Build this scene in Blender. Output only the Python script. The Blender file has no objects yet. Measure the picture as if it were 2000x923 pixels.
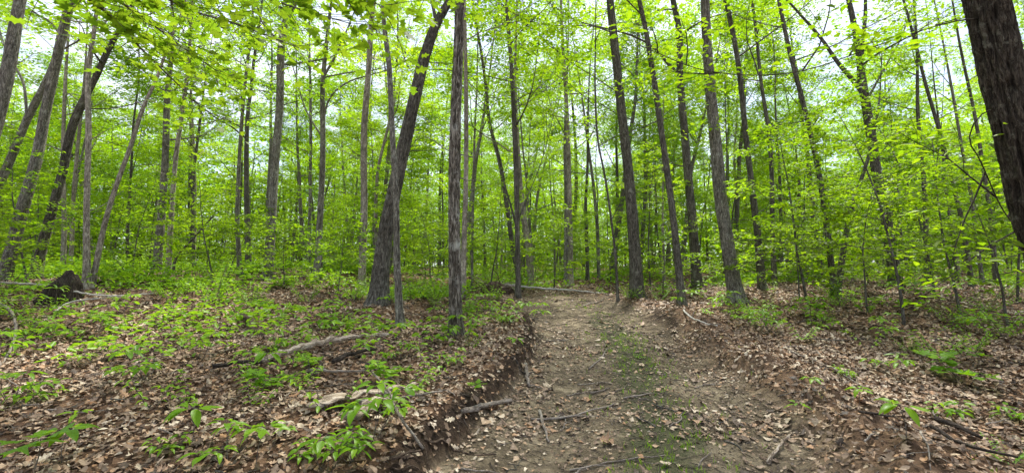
import bpy, math
import numpy as np
R = math.radians
PI = math.pi
sc = bpy.context.scene

# ------------------------------------------------------------------ camera
CAMZ = 1.6
FPX = 900.0
PITCH = 3.75
cd = bpy.data.cameras.new('camera')
cam = bpy.data.objects.new('camera', cd)
sc.collection.objects.link(cam)
cam.location = (0, 0, CAMZ)
cam.rotation_euler = (R(90 + PITCH), 0, 0)
cd.sensor_width = 36
cd.lens = FPX / 2000 * 36
cd.clip_start = 0.05
cd.clip_end = 2000
sc.camera = cam

# ------------------------------------------------------------------ world and sun
SUN_EL, SUN_AZ = 58, 20      # degrees; azimuth measured from +Y (view direction) towards +X
w = bpy.data.worlds.new('World')
sc.world = w
w.use_nodes = True
nt = w.node_tree
nt.nodes.clear()
out = nt.nodes.new('ShaderNodeOutputWorld')
bg = nt.nodes.new('ShaderNodeBackground')
sky = nt.nodes.new('ShaderNodeTexSky')
sky.sky_type = 'NISHITA'
sky.sun_disc = False
sky.sun_elevation = R(SUN_EL)
sky.sun_rotation = R(SUN_AZ)
sky.air_density = 1.0
tc = nt.nodes.new('ShaderNodeTexCoord')
mp = nt.nodes.new('ShaderNodeMapping')
mp.inputs['Scale'].default_value = (1, 1, 2.4)
nz = nt.nodes.new('ShaderNodeTexNoise')
nz.inputs['Scale'].default_value = 2.6
nz.inputs['Detail'].default_value = 7
nz.inputs['Roughness'].default_value = 0.6
cr = nt.nodes.new('ShaderNodeValToRGB')
cr.color_ramp.elements[0].position = 0.36
cr.color_ramp.elements[0].color = (0.3, 0.3, 0.3, 1)
cr.color_ramp.elements[1].position = 0.60
cr.color_ramp.elements[1].color = (1, 1, 1, 1)
mix = nt.nodes.new('ShaderNodeMix')
mix.data_type = 'RGBA'
mix.inputs[7].default_value = (5.4, 5.8, 6.6, 1)
bg.inputs['Strength'].default_value = 0.10
L = nt.links.new
L(tc.outputs['Generated'], mp.inputs['Vector'])
L(mp.outputs['Vector'], nz.inputs['Vector'])
L(nz.outputs[0], cr.inputs[0])
L(cr.outputs[0], mix.inputs[0])
L(sky.outputs[0], mix.inputs[6])
L(mix.outputs[2], bg.inputs['Color'])
L(bg.outputs[0], out.inputs['Surface'])

sd = bpy.data.lights.new('sun', 'SUN')
sun = bpy.data.objects.new('sun', sd)
sc.collection.objects.link(sun)
sd.energy = 4.4
sd.angle = R(8)
sd.color = (1.0, 0.965, 0.9)
sun.rotation_euler = (R(90 - SUN_EL), 0, R(180 - SUN_AZ))
sun.location = (3, 3, 30)

sc.view_settings.view_transform = 'Standard'
sc.view_settings.look = 'None'
sc.view_settings.gamma = 1
sc.view_settings.exposure = 1.38
sc.render.engine = 'CYCLES'
cy = sc.cycles
cy.max_bounces = 7
cy.diffuse_bounces = 5
cy.glossy_bounces = 1
cy.transmission_bounces = 5
cy.transparent_max_bounces = 4
cy.use_denoising = True
cy.use_adaptive_sampling = True
cy.adaptive_threshold = 0.02
cy.sample_clamp_indirect = 8

# ------------------------------------------------------------------ noise helpers
_rs = np.random.RandomState(7)
_tab = _rs.rand(4096)


def _h(ix, iy, iz):
    n = (ix * 73856093) ^ (iy * 19349663) ^ (iz * 83492791)
    return _tab[(n ^ (n >> 13)) & 4095]


def vnoise(x, y, z=0.0):
    x, y, z = np.broadcast_arrays(np.asarray(x, float), np.asarray(y, float), np.asarray(z, float))
    fx, fy, fz = np.floor(x), np.floor(y), np.floor(z)
    ix, iy, iz = fx.astype(np.int64), fy.astype(np.int64), fz.astype(np.int64)
    u, v, s = x - fx, y - fy, z - fz
    u = u * u * (3 - 2 * u); v = v * v * (3 - 2 * v); s = s * s * (3 - 2 * s)
    def lx(dy, dz):
        a = _h(ix, iy + dy, iz + dz); b = _h(ix + 1, iy + dy, iz + dz)
        return a + (b - a) * u
    a = lx(0, 0); a = a + (lx(1, 0) - a) * v
    b = lx(0, 1); b = b + (lx(1, 1) - b) * v
    return a + (b - a) * s


def fbm(x, y, z=0.0, o=4):
    t = 0; a = 1; n = 0
    for i in range(o):
        k = 2.03 ** i
        t = t + a * (vnoise(np.asarray(x) * k + 17 * i, np.asarray(y) * k + 5 * i, np.asarray(z) * k) - .5)
        n += a; a *= .5
    return t / n * 2


def sst(a, b, x):
    t = np.clip((np.asarray(x, float) - a) / (b - a), 0, 1)
    return t * t * (3 - 2 * t)


# ------------------------------------------------------------------ camera maths (photo pixels -> rays)
_p = R(PITCH)
FW = np.array([0, math.cos(_p), math.sin(_p)])
UP = np.array([0, -math.sin(_p), math.cos(_p)])


def ray(px, py):
    return FW + np.array([1, 0, 0]) * (px - 1000) / FPX + UP * (461.5 - py) / FPX


def at_depth(px, py, D):
    r = ray(px, py)
    return np.array([0, 0, CAMZ]) + r * (D / r[1])


# road edges in the photo, mapped on the rising plane of the track
def _plane(px, py):
    r = ray(px, py)
    t = (CAMZ + .08) / (.09 * r[1] - r[2])
    return r[0] * t, r[1] * t


_le = sorted([_plane(*p)[::-1] for p in [(815, 923), (905, 835), (985, 755), (1035, 690), (1040, 645), (1012, 612), (988, 588)]])
_re = sorted([_plane(*p)[::-1] for p in [(1690, 923), (1590, 830), (1455, 740), (1375, 680), (1320, 635), (1285, 605), (1240, 588)]])
_ly = [a[0] for a in _le]; _lx = [a[1] for a in _le]
_ry = [a[0] for a in _re]; _rx = [a[1] for a in _re]


def road_edges(Y):
    xl = np.interp(Y, _ly, _lx); xr = np.interp(Y, _ry, _rx)
    far = np.clip(Y - _ly[-1], 0, 30)
    return xl - .25 * far, xr - .45 * far


def masks(X, Y):
    X = np.asarray(X, float); Y = np.asarray(Y, float)
    xl, xr = road_edges(Y)
    wob = fbm(X * .9, Y * .9 + 3, 0, 3) * .16
    jag = fbm(X * 5, Y * 5 + 3, 0, 3) * .06
    sl = X - xl + wob * .35 + jag           # >0 inside
    sr = xr - X + wob * 1.5 + jag
    fade = 1 - sst(10.8, 13.0, Y + wob * 3)
    road = sst(-.03, .10, sl) * sst(-.25, .35, sr) * fade
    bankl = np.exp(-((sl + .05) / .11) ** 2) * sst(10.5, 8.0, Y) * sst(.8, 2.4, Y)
    bermr = np.exp(-((sr + .35) / .34) ** 2) * sst(11, 8, Y)
    return road, sl, sr, bankl, bermr, fade


def height(X, Y):
    X = np.asarray(X, float); Y = np.asarray(Y, float)
    k = 2.2
    z = .09 * (-np.log(np.exp(-np.clip(Y, -40, 60) / k) + math.exp(-11.0 / k)) * k)
    z = np.where(Y < -10, -.9, z)
    z = z + .42 * sst(2.0, 9, -X) * sst(5, 12, Y) + .16 * sst(4, 10, X) * sst(6, 12, Y)
    dist = np.hypot(X, Y)
    z = z + fbm(X * .16 + 9, Y * .16, 0, 3) * .28 * sst(9, 22, dist) + fbm(X * .03, Y * .03 + 4, 0, 2) * 1.2 * sst(20, 60, dist)
    road, sl, sr, bankl, bermr, fade = masks(X, Y)
    off = 1 - road
    z = z + off * (fbm(X * .9, Y * .9, 0, 3) * .10 + fbm(X * 4, Y * 4, 0, 3) * .03)
    z = z + .12 * off * sst(.8, 2.2, Y) * (1 - sst(9.5, 12, Y)) * sst(0.6, -.2, sl)
    z = z - .05 * bankl
    z = z + .05 * np.clip(bankl, 0, 1) * fbm(X * 9, Y * 9, 7, 4)
    z = z - .09 * road * (1 - sst(8.5, 11.5, Y))
    clod = np.abs(fbm(X * 3.2, Y * 3.2, 5, 4))
    z = z + bermr * (.07 + .16 * clod) + .02 * bermr * fbm(X * 14, Y * 14, 2, 2)
    z = z - .07 * np.exp(-((sr - .12) / .18) ** 2) * (.4 + fbm(X * 1.6, Y * 1.6, 8, 2)) * sst(10, 7, Y)
    xl, xr = road_edges(Y)
    u = (X - xl) / np.maximum(xr - xl, .5)
    z = z - road * .05 * (np.exp(-((u - .27) / .12) ** 2) + np.exp(-((u - .80) / .12) ** 2))
    z = z + road * (fbm(X * 2.2, Y * 2.2, 1, 4) * .03 + fbm(X * 11, Y * 11, 1, 3) * .012)
    return z


def hz(x, y):
    return float(height(x, y))


def ground_at(px, py):
    r = ray(px, py)
    t = np.arange(1.0, 60, .02)
    P = np.array([0, 0, CAMZ])[None] + r[None] * t[:, None]
    d = P[:, 2] - height(P[:, 0], P[:, 1])
    i = np.argmax(d < 0)
    if d[i] >= 0:
        i = int(14 / .02)
    p = P[i]
    return np.array([p[0], p[1], hz(p[0], p[1])])


def project(X, Y, Z):
    dz = Z - CAMZ
    f = Y * FW[1] + dz * FW[2]
    u = Y * UP[1] + dz * UP[2]
    return 1000 + FPX * X / f, 461.5 - FPX * u / f


# ------------------------------------------------------------------ object helpers
C = sc.collection


def mesh_from(name, V, F, mats, smooth=True, var=None, midx=None, attrs=None):
    """F: list of int arrays (n,k)."""
    me = bpy.data.meshes.new(name)
    V = np.asarray(V, np.float32)
    me.vertices.add(len(V)); me.vertices.foreach_set('co', V.ravel())
    F = [np.asarray(f, np.int32) for f in F if len(f)]
    nl = sum(f.size for f in F); npoly = sum(len(f) for f in F)
    me.loops.add(nl); me.polygons.add(npoly)
    me.loops.foreach_set('vertex_index', np.concatenate([f.ravel() for f in F]))
    tot = np.concatenate([np.full(len(f), f.shape[1], np.int32) for f in F])
    st = np.concatenate([[0], np.cumsum(tot)[:-1]]).astype(np.int32)
    me.polygons.foreach_set('loop_start', st)
    if smooth:
        me.polygons.foreach_set('use_smooth', np.ones(npoly, bool))
    if midx is not None:
        me.polygons.foreach_set('material_index', np.asarray(midx, np.int32))
    for m in mats:
        me.materials.append(m)
    if var is not None:
        a = me.attributes.new('var', 'FLOAT', 'POINT'); a.data.foreach_set('value', np.asarray(var, np.float32))
    if attrs:
        for k, v in attrs.items():
            a = me.attributes.new(k, 'FLOAT', 'POINT'); a.data.foreach_set('value', np.asarray(v, np.float32))
    me.update(calc_edges=True)
    me.validate()
    return me


def obj(name, me, parent=None, loc=None):
    o = bpy.data.objects.new(name, me); C.objects.link(o)
    if parent: o.parent = parent
    if loc is not None: o.location = loc
    return o


def tag(o, label=None, cat=None, group=None, kind=None):
    if label: o['label'] = label
    if cat: o['category'] = cat
    if group: o['group'] = group
    if kind: o['kind'] = kind
    return o


def empty(name, loc, label=None, cat=None, group=None, rz=0, s=1.0):
    o = bpy.data.objects.new(name, None); C.objects.link(o)
    o.empty_display_size = .2
    o.location = loc; o.rotation_euler = (0, 0, rz); o.scale = (s, s, s)
    return tag(o, label, cat, group)


class MB:
    def __init__(self):
        self.V = []; self.F = {}; self.M = {}; self.n = 0; self.var = []
    def add(self, V, F, m=0, var=.5):
        V = np.asarray(V, float)
        if len(V) == 0: return
        F = np.asarray(F, int)
        self.V.append(V)
        self.F.setdefault(F.shape[1], []).append(F + self.n)
        self.M.setdefault(F.shape[1], []).append(np.full(len(F), m))
        self.var.append(np.broadcast_to(np.asarray(var, float), (len(V),)))
        self.n += len(V)
    def mesh(self, name, mats, smooth=True):
        ks = sorted(self.F)
        return mesh_from(name, np.concatenate(self.V), [np.concatenate(self.F[k]) for k in ks], mats, smooth,
                         var=np.concatenate(self.var), midx=np.concatenate([np.concatenate(self.M[k]) for k in ks]))
    def tube(self, P, rad, n=6, m=0, var=.5, cap=True, disp=None):
        P = np.asarray(P, float); rad = np.asarray(rad, float)
        k = len(P)
        T = np.gradient(P, axis=0); T /= np.linalg.norm(T, axis=1, keepdims=True) + 1e-9
        ref = np.array([1.0, 0, 0]) if abs(T[0][0]) < .8 else np.array([0, 1.0, 0])
        A = ref - T * (T @ ref)[:, None]; A /= np.linalg.norm(A, axis=1, keepdims=True) + 1e-9
        B = np.cross(T, A)
        th = np.arange(n) * 2 * PI / n
        rr = np.repeat(rad[:, None], n, 1)
        if disp is not None:
            rr = disp(rr, th, P)
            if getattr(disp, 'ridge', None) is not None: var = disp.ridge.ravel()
        V = P[:, None, :] + rr[:, :, None] * (np.cos(th)[None, :, None] * A[:, None, :] + np.sin(th)[None, :, None] * B[:, None, :])
        V = V.reshape(-1, 3)
        i = np.arange(k - 1)[:, None] * n; j = np.arange(n)[None]; j2 = (j + 1) % n
        F = np.stack([i + j, i + j2, i + n + j2, i + n + j], -1).reshape(-1, 4)
        self.add(V, F, m, var)
        if cap:
            b = self.n - k * n
            for base, c, s in ((b, P[0], 1), (b + (k - 1) * n, P[-1], -1)):
                self.V.append(c[None]); ci = self.n; self.n += 1
                self.var.append(np.array([float(np.mean(var))]))
                jj = np.arange(n)
                f = np.stack([base + jj, base + (jj + 1) % n, np.full(n, ci)], -1)
                if s > 0: f = f[:, ::-1]
                self.F.setdefault(3, []).append(f); self.M.setdefault(3, []).append(np.full(n, m))


def spline(P, n):
    P = np.asarray(P, float)
    if len(P) == 2:
        t = np.linspace(0, 1, n)[:, None]; return P[0] * (1 - t) + P[1] * t
    d = np.concatenate([[0], np.cumsum(np.linalg.norm(np.diff(P[:, :3], axis=0), axis=1))])
    s = np.linspace(0, d[-1], n)
    m = np.gradient(P, d, axis=0)
    i = np.clip(np.searchsorted(d, s, 'right') - 1, 0, len(P) - 2)
    h = (d[i + 1] - d[i])[:, None]; t = ((s - d[i])[:, None]) / h
    return ((2 * t**3 - 3 * t**2 + 1) * P[i] + (t**3 - 2 * t**2 + t) * h * m[i] + (-2 * t**3 + 3 * t**2) * P[i + 1] + (t**3 - t**2) * h * m[i + 1])


# ------------------------------------------------------------------ leaves
def tpl_ovate(n=4, wd=.26, fold=.25, droop=.22):
    xs = np.linspace(0, 1, n + 1)
    V = []
    for x in xs:
        ww = wd * (math.sin(PI * x ** .8) ** .8) if 0 < x < 1 else 0
        z = -droop * x * x
        V += [(x, -ww, z + fold * ww), (x, 0, z), (x, ww, z + fold * ww)]
    F = []
    for i in range(n):
        a = i * 3; b = a + 3
        F += [(a, a + 1, b + 1, b), (a + 1, a + 2, b + 2, b + 1)]
    return np.array(V), np.array(F)


def tpl_simple():      # six point leaf, folded along the midrib
    V = [(0, 0, 0), (.35, -.26, .06), (.75, -.17, .0), (1, 0, -.14), (.75, .17, .0), (.35, .26, .06), (.55, 0, -.04)]
    F = [(0, 6, 2, 1), (6, 0, 5, 4), (6, 3, 2, 2), (6, 4, 3, 3)]
    V = V[:6]
    F = [(0, 3, 2, 1), (0, 5, 4, 3)]
    return np.array(V), np.array(F)


def tpl_lobed(kind='oak'):
    if kind == 'oak':
        half = [(0, .02), (.12, .05), (.2, .20), (.3, .10), (.42, .33), (.52, .13), (.66, .30), (.72, .12), (.86, .15), (1, 0)]
    else:               # maple
        half = [(0, .0), (-.02, .16), (.12, .42), (.2, .30), (.38, .26), (.55, .52), (.6, .34), (.64, .2), (.8, .2), (1.0, 0)]
    up = [(x, y) for x, y in half]
    dn = [(x, -y) for x, y in half[1:-1]][::-1]
    ol = up + dn
    V = [(.42, 0, 0)] + [(x, y, 0) for x, y in ol]
    n = len(ol)
    F = [(0, 1 + (i + 1) % n, 1 + i) for i in range(n)]
    V = np.array(V, float)
    return V, np.array(F)


def nrm(a):
    return a / (np.linalg.norm(a, axis=-1, keepdims=True) + 1e-9)


def scatter_leaves(tpl, P, N, D, S, curl=None, rng=None, var=None):
    """returns V, F, var for all leaves. P pos, N normal, D direction, S size."""
    tv, tf = tpl
    N = nrm(N)
    D = nrm(D - N * np.sum(D * N, 1, keepdims=True))
    B = np.cross(N, D)
    x = tv[None, :, 0]; y = tv[None, :, 1]; z = np.repeat(tv[None, :, 2], len(P), 0)
    if curl is not None:
        z = z + curl[0][:, None] * (x - .4) ** 2 + curl[1][:, None] * y * y + curl[2][:, None] * (x - .4) * y
    V = P[:, None, :] + S[:, None, None] * (x[..., None] * D[:, None, :] + y[..., None] * B[:, None, :] + z[..., None] * N[:, None, :])
    k = tv.shape[0]
    F = (tf[None] + (np.arange(len(P)) * k)[:, None, None]).reshape(-1, tf.shape[1])
    if var is None: var = rng.rand(len(P))
    return V.reshape(-1, 3), F, np.repeat(var, k)


TPL_S = tpl_simple(); TPL_O = tpl_ovate(4); TPL_O2 = tpl_ovate(6, .205, .35, .3)
TPL_OAK = tpl_lobed('oak'); TPL_MAP = tpl_lobed('maple')


TPL_OAKN = (TPL_OAK[0] * [1.05, .62, 1], TPL_OAK[1])
_b = TPL_OAK[0].copy(); _b[_b[:, 0] > .62, 0] = .62; TPL_OAKB = (_b, TPL_OAK[1])
_an = np.linspace(0, 2 * PI, 8, endpoint=False); _ra = np.array([.5, .34, .42, .25, .45, .38, .3, .44])
TPL_BRK = (np.vstack([[[.4, 0, 0]], np.stack([.4 + .95 * _ra * np.cos(_an), _ra * .8 * np.sin(_an), 0 * _an], -1)]), np.array([(0, 1 + i, 1 + (i + 1) % 8) for i in range(8)]))


class Tree:
    def __init__(self, seed, leaf=.1, tpl=TPL_S, dens=14, spread=.16, flat=.3, twig=True, barkv=.5):
        self.r = np.random.RandomState(seed)
        self.wood = MB(); self.crown = MB()
        self.P = []; self.N = []; self.D = []; self.S = []
        self.leaf = leaf; self.tpl = tpl; self.dens = dens; self.spread = spread; self.flat = flat

    def path(self, p, d, Ln, n, up=0.0, wob=.12):
        r = self.r; P = [np.array(p, float)]; d = np.array(d, float)
        for i in range(n):
            d = nrm(d + r.normal(0, wob, 3) + np.array([0, 0, up]))
            P.append(P[-1] + d * Ln / n)
        return np.array(P)

    def leaves_on(self, P, t0=.15, mult=1.0):
        r = self.r
        Ln = np.linalg.norm(np.diff(P, axis=0), axis=1).sum()
        n = r.poisson(max(.3, Ln * self.dens * mult))
        if n <= 0: return
        t = t0 + (1 - t0) * r.rand(n)
        f = t * (len(P) - 1); i = np.minimum(f.astype(int), len(P) - 2); u = (f - i)[:, None]
        q = P[i] * (1 - u) + P[i + 1] * u
        d = nrm(P[i + 1] - P[i])
        side = np.cross(d, [0, 0, 1.0]); side = nrm(side + 1e-4) * r.choice([-1, 1], n)[:, None]
        off = np.abs(r.normal(0, self.spread, n))[:, None]
        q = q + side * off + r.normal(0, self.spread * .25, (n, 3)) * [1, 1, .6]
        q[:, 2] -= off[:, 0] * .15
        self.P.append(q); self.N.append(np.array([0, 0, 1.0]) + r.normal(0, self.flat, (n, 3)))
        self.D.append(side * .8 + d * .7 + r.normal(0, .35, (n, 3)))
        self.S.append(self.leaf * (.65 + .6 * r.rand(n)))

    def limb(self, p, d, Ln, r0, depth=2, up=.03, nsub=6, wob=.13, seg=5, t0=.25, bare=0.0, mult=1.0):
        r = self.r
        P = self.path(p, d, Ln, 7 if depth == 2 else 4, up, wob)
        rad = r0 * (1 - .85 * np.linspace(0, 1, len(P)))
        tgt = self.wood if depth == 2 else self.crown
        tgt.tube(P, np.maximum(rad, .0025), seg if depth == 2 else 3, m=0 if depth == 2 else 1, cap=False)
        if depth == 0 or nsub == 0:
            if r.rand() >= bare: self.leaves_on(P, .1, mult)
            return
        if r.rand() >= bare: self.leaves_on(P[-3:], .3, mult)
        s = r.choice([-1, 1])
        for i in range(nsub):
            t = t0 + (1 - t0) * (i + r.rand() * .6) / nsub
            f = t * (len(P) - 1); k = min(int(f), len(P) - 2); q = P[k] + (P[k + 1] - P[k]) * (f - k)
            dd = nrm(P[k + 1] - P[k]); s = -s
            side = nrm(np.cross(dd, [0, 0, 1.0]) + 1e-4) * s
            a = R(35 + 30 * r.rand())
            nd = dd * math.cos(a) + side * math.sin(a) + np.array([0, 0, r.normal(0, .18)])
            self.limb(q, nd, Ln * (.62 * (1 - t) + .18), r0 * .45 * (1 - .6 * t), depth - 1, up * .5, max(2, nsub - 2) if depth > 1 else 0, wob, 3, .25, bare, mult)

    def finish_crown(self, mats, name='crown'):
        if self.P:
            P = np.concatenate(self.P); N = np.concatenate(self.N); D = np.concatenate(self.D); S = np.concatenate(self.S)
            V, F, var = scatter_leaves(self.tpl, P, N, D, S, rng=self.r)
            self.crown.add(V, F, 0, var)
            self.nleaf = len(P)
        return self.crown.mesh(name, mats, smooth=False)


# ------------------------------------------------------------------ materials
def newmat(name):
    m = bpy.data.materials.new(name); m.use_nodes = True
    t = m.node_tree; t.nodes.clear()
    o = t.nodes.new('ShaderNodeOutputMaterial')
    return m, t, o


def N_(t, typ, **kw):
    n = t.nodes.new(typ)
    for k, v in kw.items():
        if k in n.inputs: n.inputs[k].default_value = v
        else: setattr(n, k, v)
    return n


def ramp(t, stops, interp='LINEAR'):
    n = t.nodes.new('ShaderNodeValToRGB'); e = n.color_ramp.elements
    n.color_ramp.interpolation = interp
    while len(e) < len(stops): e.new(.5)
    for el, (p, c) in zip(e, stops):
        el.position = p; el.color = (*c, 1)
    return n


def mixc(t, fac, a, b, mode='MIX'):
    n = t.nodes.new('ShaderNodeMix'); n.data_type = 'RGBA'; n.blend_type = mode; n.clamp_factor = True
    for i, v in ((0, fac), (6, a), (7, b)):
        if hasattr(v, 'is_output'): t.links.new(v, n.inputs[i])
        elif i == 0: n.inputs[0].default_value = v
        else: n.inputs[i].default_value = (*v, 1)
    return n.outputs[2]


def math_(t, op, a, b=0.0, c=None):
    n = t.nodes.new('ShaderNodeMath'); n.operation = op
    for i, v in enumerate((a, b) if c is None else (a, b, c)):
        if hasattr(v, 'is_output'): t.links.new(v, n.inputs[i])
        else: n.inputs[i].default_value = v
    return n.outputs[0]


def leaf_mat(name, stops, tstops, trans=.5, rough=.45):
    m, t, o = newmat(name)
    at = N_(t, 'ShaderNodeAttribute', attribute_name='var')
    oi = N_(t, 'ShaderNodeObjectInfo')
    v = math_(t, 'ADD', math_(t, 'MULTIPLY', at.outputs['Fac'], .6), math_(t, 'MULTIPLY', oi.outputs['Random'], .4))
    c1 = ramp(t, stops); c2 = ramp(t, tstops)
    t.links.new(v, c1.inputs[0]); t.links.new(v, c2.inputs[0])
    d = N_(t, 'ShaderNodeBsdfPrincipled'); d.inputs['Roughness'].default_value = rough
    d.inputs['Specular IOR Level'].default_value = .22
    t.links.new(c1.outputs[0], d.inputs['Base Color'])
    tr = N_(t, 'ShaderNodeBsdfTranslucent')
    t.links.new(c2.outputs[0], tr.inputs['Color'])
    mx = N_(t, 'ShaderNodeMixShader'); mx.inputs[0].default_value = trans
    t.links.new(d.outputs[0], mx.inputs[1]); t.links.new(tr.outputs[0], mx.inputs[2])
    t.links.new(mx.outputs[0], o.inputs[0])
    return m


LEAF = leaf_mat('fresh_leaf', [(0, (.065, .125, .006)), (.5, (.115, .195, .008)), (1, (.18, .26, .010))],
                [(0, (.17, .36, .006)), (.5, (.31, .51, .008)), (1, (.45, .62, .012))], .6)
LEAFD = leaf_mat('deep_green_leaf', [(0, (.045, .10, .010)), (.5, (.075, .15, .012)), (1, (.11, .19, .014))],
                 [(0, (.16, .35, .008)), (1, (.31, .52, .010))], .5, .4)
LEAFY = leaf_mat('yellowish_maple_leaf', [(0, (.08, .14, .012)), (1, (.15, .21, .016))],
                 [(0, (.22, .42, .015)), (1, (.42, .56, .02))], .55)
LEAFG = leaf_mat('seedling_leaf', [(0, (.07, .17, .008)), (.5, (.14, .29, .010)), (1, (.23, .38, .014))],
                 [(0, (.24, .46, .012)), (1, (.40, .62, .018))], .45, .4)


def bark_mat(name, dark, mid, light, lichen=.3, lcol=(.34, .36, .31), sc_=1.0, bump=.6, stretch=.16, lsc=5.5):
    m, t, o = newmat(name)
    tc = N_(t, 'ShaderNodeTexCoord'); oi = N_(t, 'ShaderNodeObjectInfo')
    mp = N_(t, 'ShaderNodeMapping'); mp.inputs['Scale'].default_value = (1, 1, stretch)
    add = N_(t, 'ShaderNodeVectorMath', operation='ADD')
    t.links.new(tc.outputs['Object'], mp.inputs['Vector'])
    t.links.new(mp.outputs[0], add.inputs[0])
    cmb = N_(t, 'ShaderNodeCombineXYZ')
    s7 = math_(t, 'MULTIPLY', oi.outputs['Random'], 37.0)
    t.links.new(s7, cmb.inputs[0]); t.links.new(s7, cmb.inputs[2])
    t.links.new(cmb.outputs[0], add.inputs[1])
    n1 = N_(t, 'ShaderNodeTexNoise', Scale=38 * sc_, Detail=6, Roughness=.65)
    v1 = N_(t, 'ShaderNodeTexVoronoi', Scale=30 * sc_, feature='DISTANCE_TO_EDGE')
    t.links.new(add.outputs[0], n1.inputs['Vector'])
    wv = mixc(t, .12, add.outputs[0], n1.outputs['Color'])
    t.links.new(wv, v1.inputs['Vector'])
    edge = math_(t, 'MULTIPLY', v1.outputs['Distance'], 3.2)
    hgt = math_(t, 'ADD', math_(t, 'MULTIPLY', n1.outputs[0], .7), math_(t, 'MULTIPLY', edge, .55))
    c = ramp(t, [(.3, dark), (.52, mid), (.85, light)])
    t.links.new(hgt, c.inputs[0])
    n2 = N_(t, 'ShaderNodeTexNoise', Scale=lsc, Detail=6, Roughness=.7)
    add2 = N_(t, 'ShaderNodeVectorMath', operation='ADD')
    t.links.new(tc.outputs['Object'], add2.inputs[0]); t.links.new(cmb.outputs[0], add2.inputs[1])
    t.links.new(add2.outputs[0], n2.inputs['Vector'])
    lm = ramp(t, [(.56, (0, 0, 0)), (.66, (1, 1, 1))]); t.links.new(n2.outputs[0], lm.inputs[0])
    lf = math_(t, 'MULTIPLY', lm.outputs[0], lichen)
    col = mixc(t, lf, c.outputs[0], lcol)
    n3 = N_(t, 'ShaderNodeTexNoise', Scale=1.3, Detail=3)
    t.links.new(add2.outputs[0], n3.inputs['Vector'])
    tint = ramp(t, [(.3, (.72, .70, .68)), (.7, (1.2, 1.2, 1.2))]); t.links.new(n3.outputs[0], tint.inputs[0])
    col = mixc(t, 1.0, col, tint.outputs[0], 'MULTIPLY')
    rg = ramp(t, [(0, (.55, .54, .52)), (.5, (1, 1, 1)), (1, (1.25, 1.25, 1.22))])  # shading contrast painted into displaced bark: furrows darker, ridges lighter
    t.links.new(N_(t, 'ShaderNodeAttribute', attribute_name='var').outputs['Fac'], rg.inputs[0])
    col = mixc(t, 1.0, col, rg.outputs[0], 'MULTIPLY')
    b = N_(t, 'ShaderNodeBsdfPrincipled'); b.inputs['Roughness'].default_value = .9
    b.inputs['Specular IOR Level'].default_value = .2
    t.links.new(col, b.inputs['Base Color'])
    bp = N_(t, 'ShaderNodeBump', Strength=bump, Distance=.02)
    t.links.new(hgt, bp.inputs['Height']); t.links.new(bp.outputs[0], b.inputs['Normal'])
    t.links.new(b.outputs[0], o.inputs[0])
    return m


BARK_GREY = bark_mat('grey_brown_bark', (.045, .038, .031), (.15, .14, .114), (.27, .255, .215), .6, lsc=8, stretch=.22)
BARK_PALE = bark_mat('pale_smooth_bark', (.13, .112, .088), (.23, .20, .16), (.33, .30, .25), .6, (.16, .17, .12), sc_=.6, bump=.3, stretch=.55)
BARK_DARK = bark_mat('dark_brown_bark', (.032, .026, .021), (.092, .085, .069), (.165, .153, .127), .45, (.27, .28, .23))
BARK_ROUGH = bark_mat('rough_furrowed_bark', (.03, .023, .018), (.13, .114, .09), (.30, .275, .232), .7, (.40, .41, .36), .8, .8)
BARK_BIG = bark_mat('dark_furrowed_bark', (.018, .013, .010), (.062, .051, .038), (.13, .11, .083), .65, (.26, .26, .20), .9, 1.0, lsc=11)
TWIG = bark_mat('twig_bark', (.06, .045, .035), (.12, .10, .08), (.2, .17, .14), .2)
WOOD_OLD = bark_mat('weathered_dead_wood', (.09, .065, .045), (.36, .28, .20), (.60, .51, .40), .25, (.5, .46, .4), .8, .8)
WOOD_GREY = bark_mat('grey_dead_stick', (.12, .095, .075), (.24, .20, .16), (.38, .33, .28), .3)
WOOD_ROT = bark_mat('dark_rotten_wood', (.012, .009, .007), (.035, .026, .02), (.08, .062, .048), .2, (.10, .12, .06))
WOOD_WHITE = bark_mat('bleached_log', (.32, .29, .24), (.52, .49, .43), (.68, .66, .6), .3, (.55, .56, .5))
ROOT = bark_mat('root_bark', (.03, .02, .013), (.08, .055, .038), (.14, .10, .07), .1)


def litter_mat():
    m, t, o = newmat('dry_leaf')
    at = N_(t, 'ShaderNodeAttribute', attribute_name='var')
    c = ramp(t, [(0, (.045, .031, .02)), (.16, (.12, .077, .047)), (.32, (.23, .155, .097)), (.47, (.17, .118, .078)), (.58, (.36, .26, .175)),
                 (.72, (.33, .18, .085)), (.86, (.40, .31, .205)), (1, (.54, .45, .33))])
    t.links.new(at.outputs['Fac'], c.inputs[0])
    tc = N_(t, 'ShaderNodeTexCoord'); n = N_(t, 'ShaderNodeTexNoise', Scale=60.0, Detail=3)
    t.links.new(tc.outputs['Object'], n.inputs['Vector'])
    k = ramp(t, [(.3, (.65, .62, .6)), (.7, (1.2, 1.2, 1.2))]); t.links.new(n.outputs[0], k.inputs[0])
    col = mixc(t, 1.0, c.outputs[0], k.outputs[0], 'MULTIPLY')
    b = N_(t, 'ShaderNodeBsdfPrincipled'); b.inputs['Roughness'].default_value = .65
    b.inputs['Specular IOR Level'].default_value = .3
    t.links.new(col, b.inputs['Base Color'])
    t.links.new(b.outputs[0], o.inputs[0])
    return m


LITTER = litter_mat()


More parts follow.
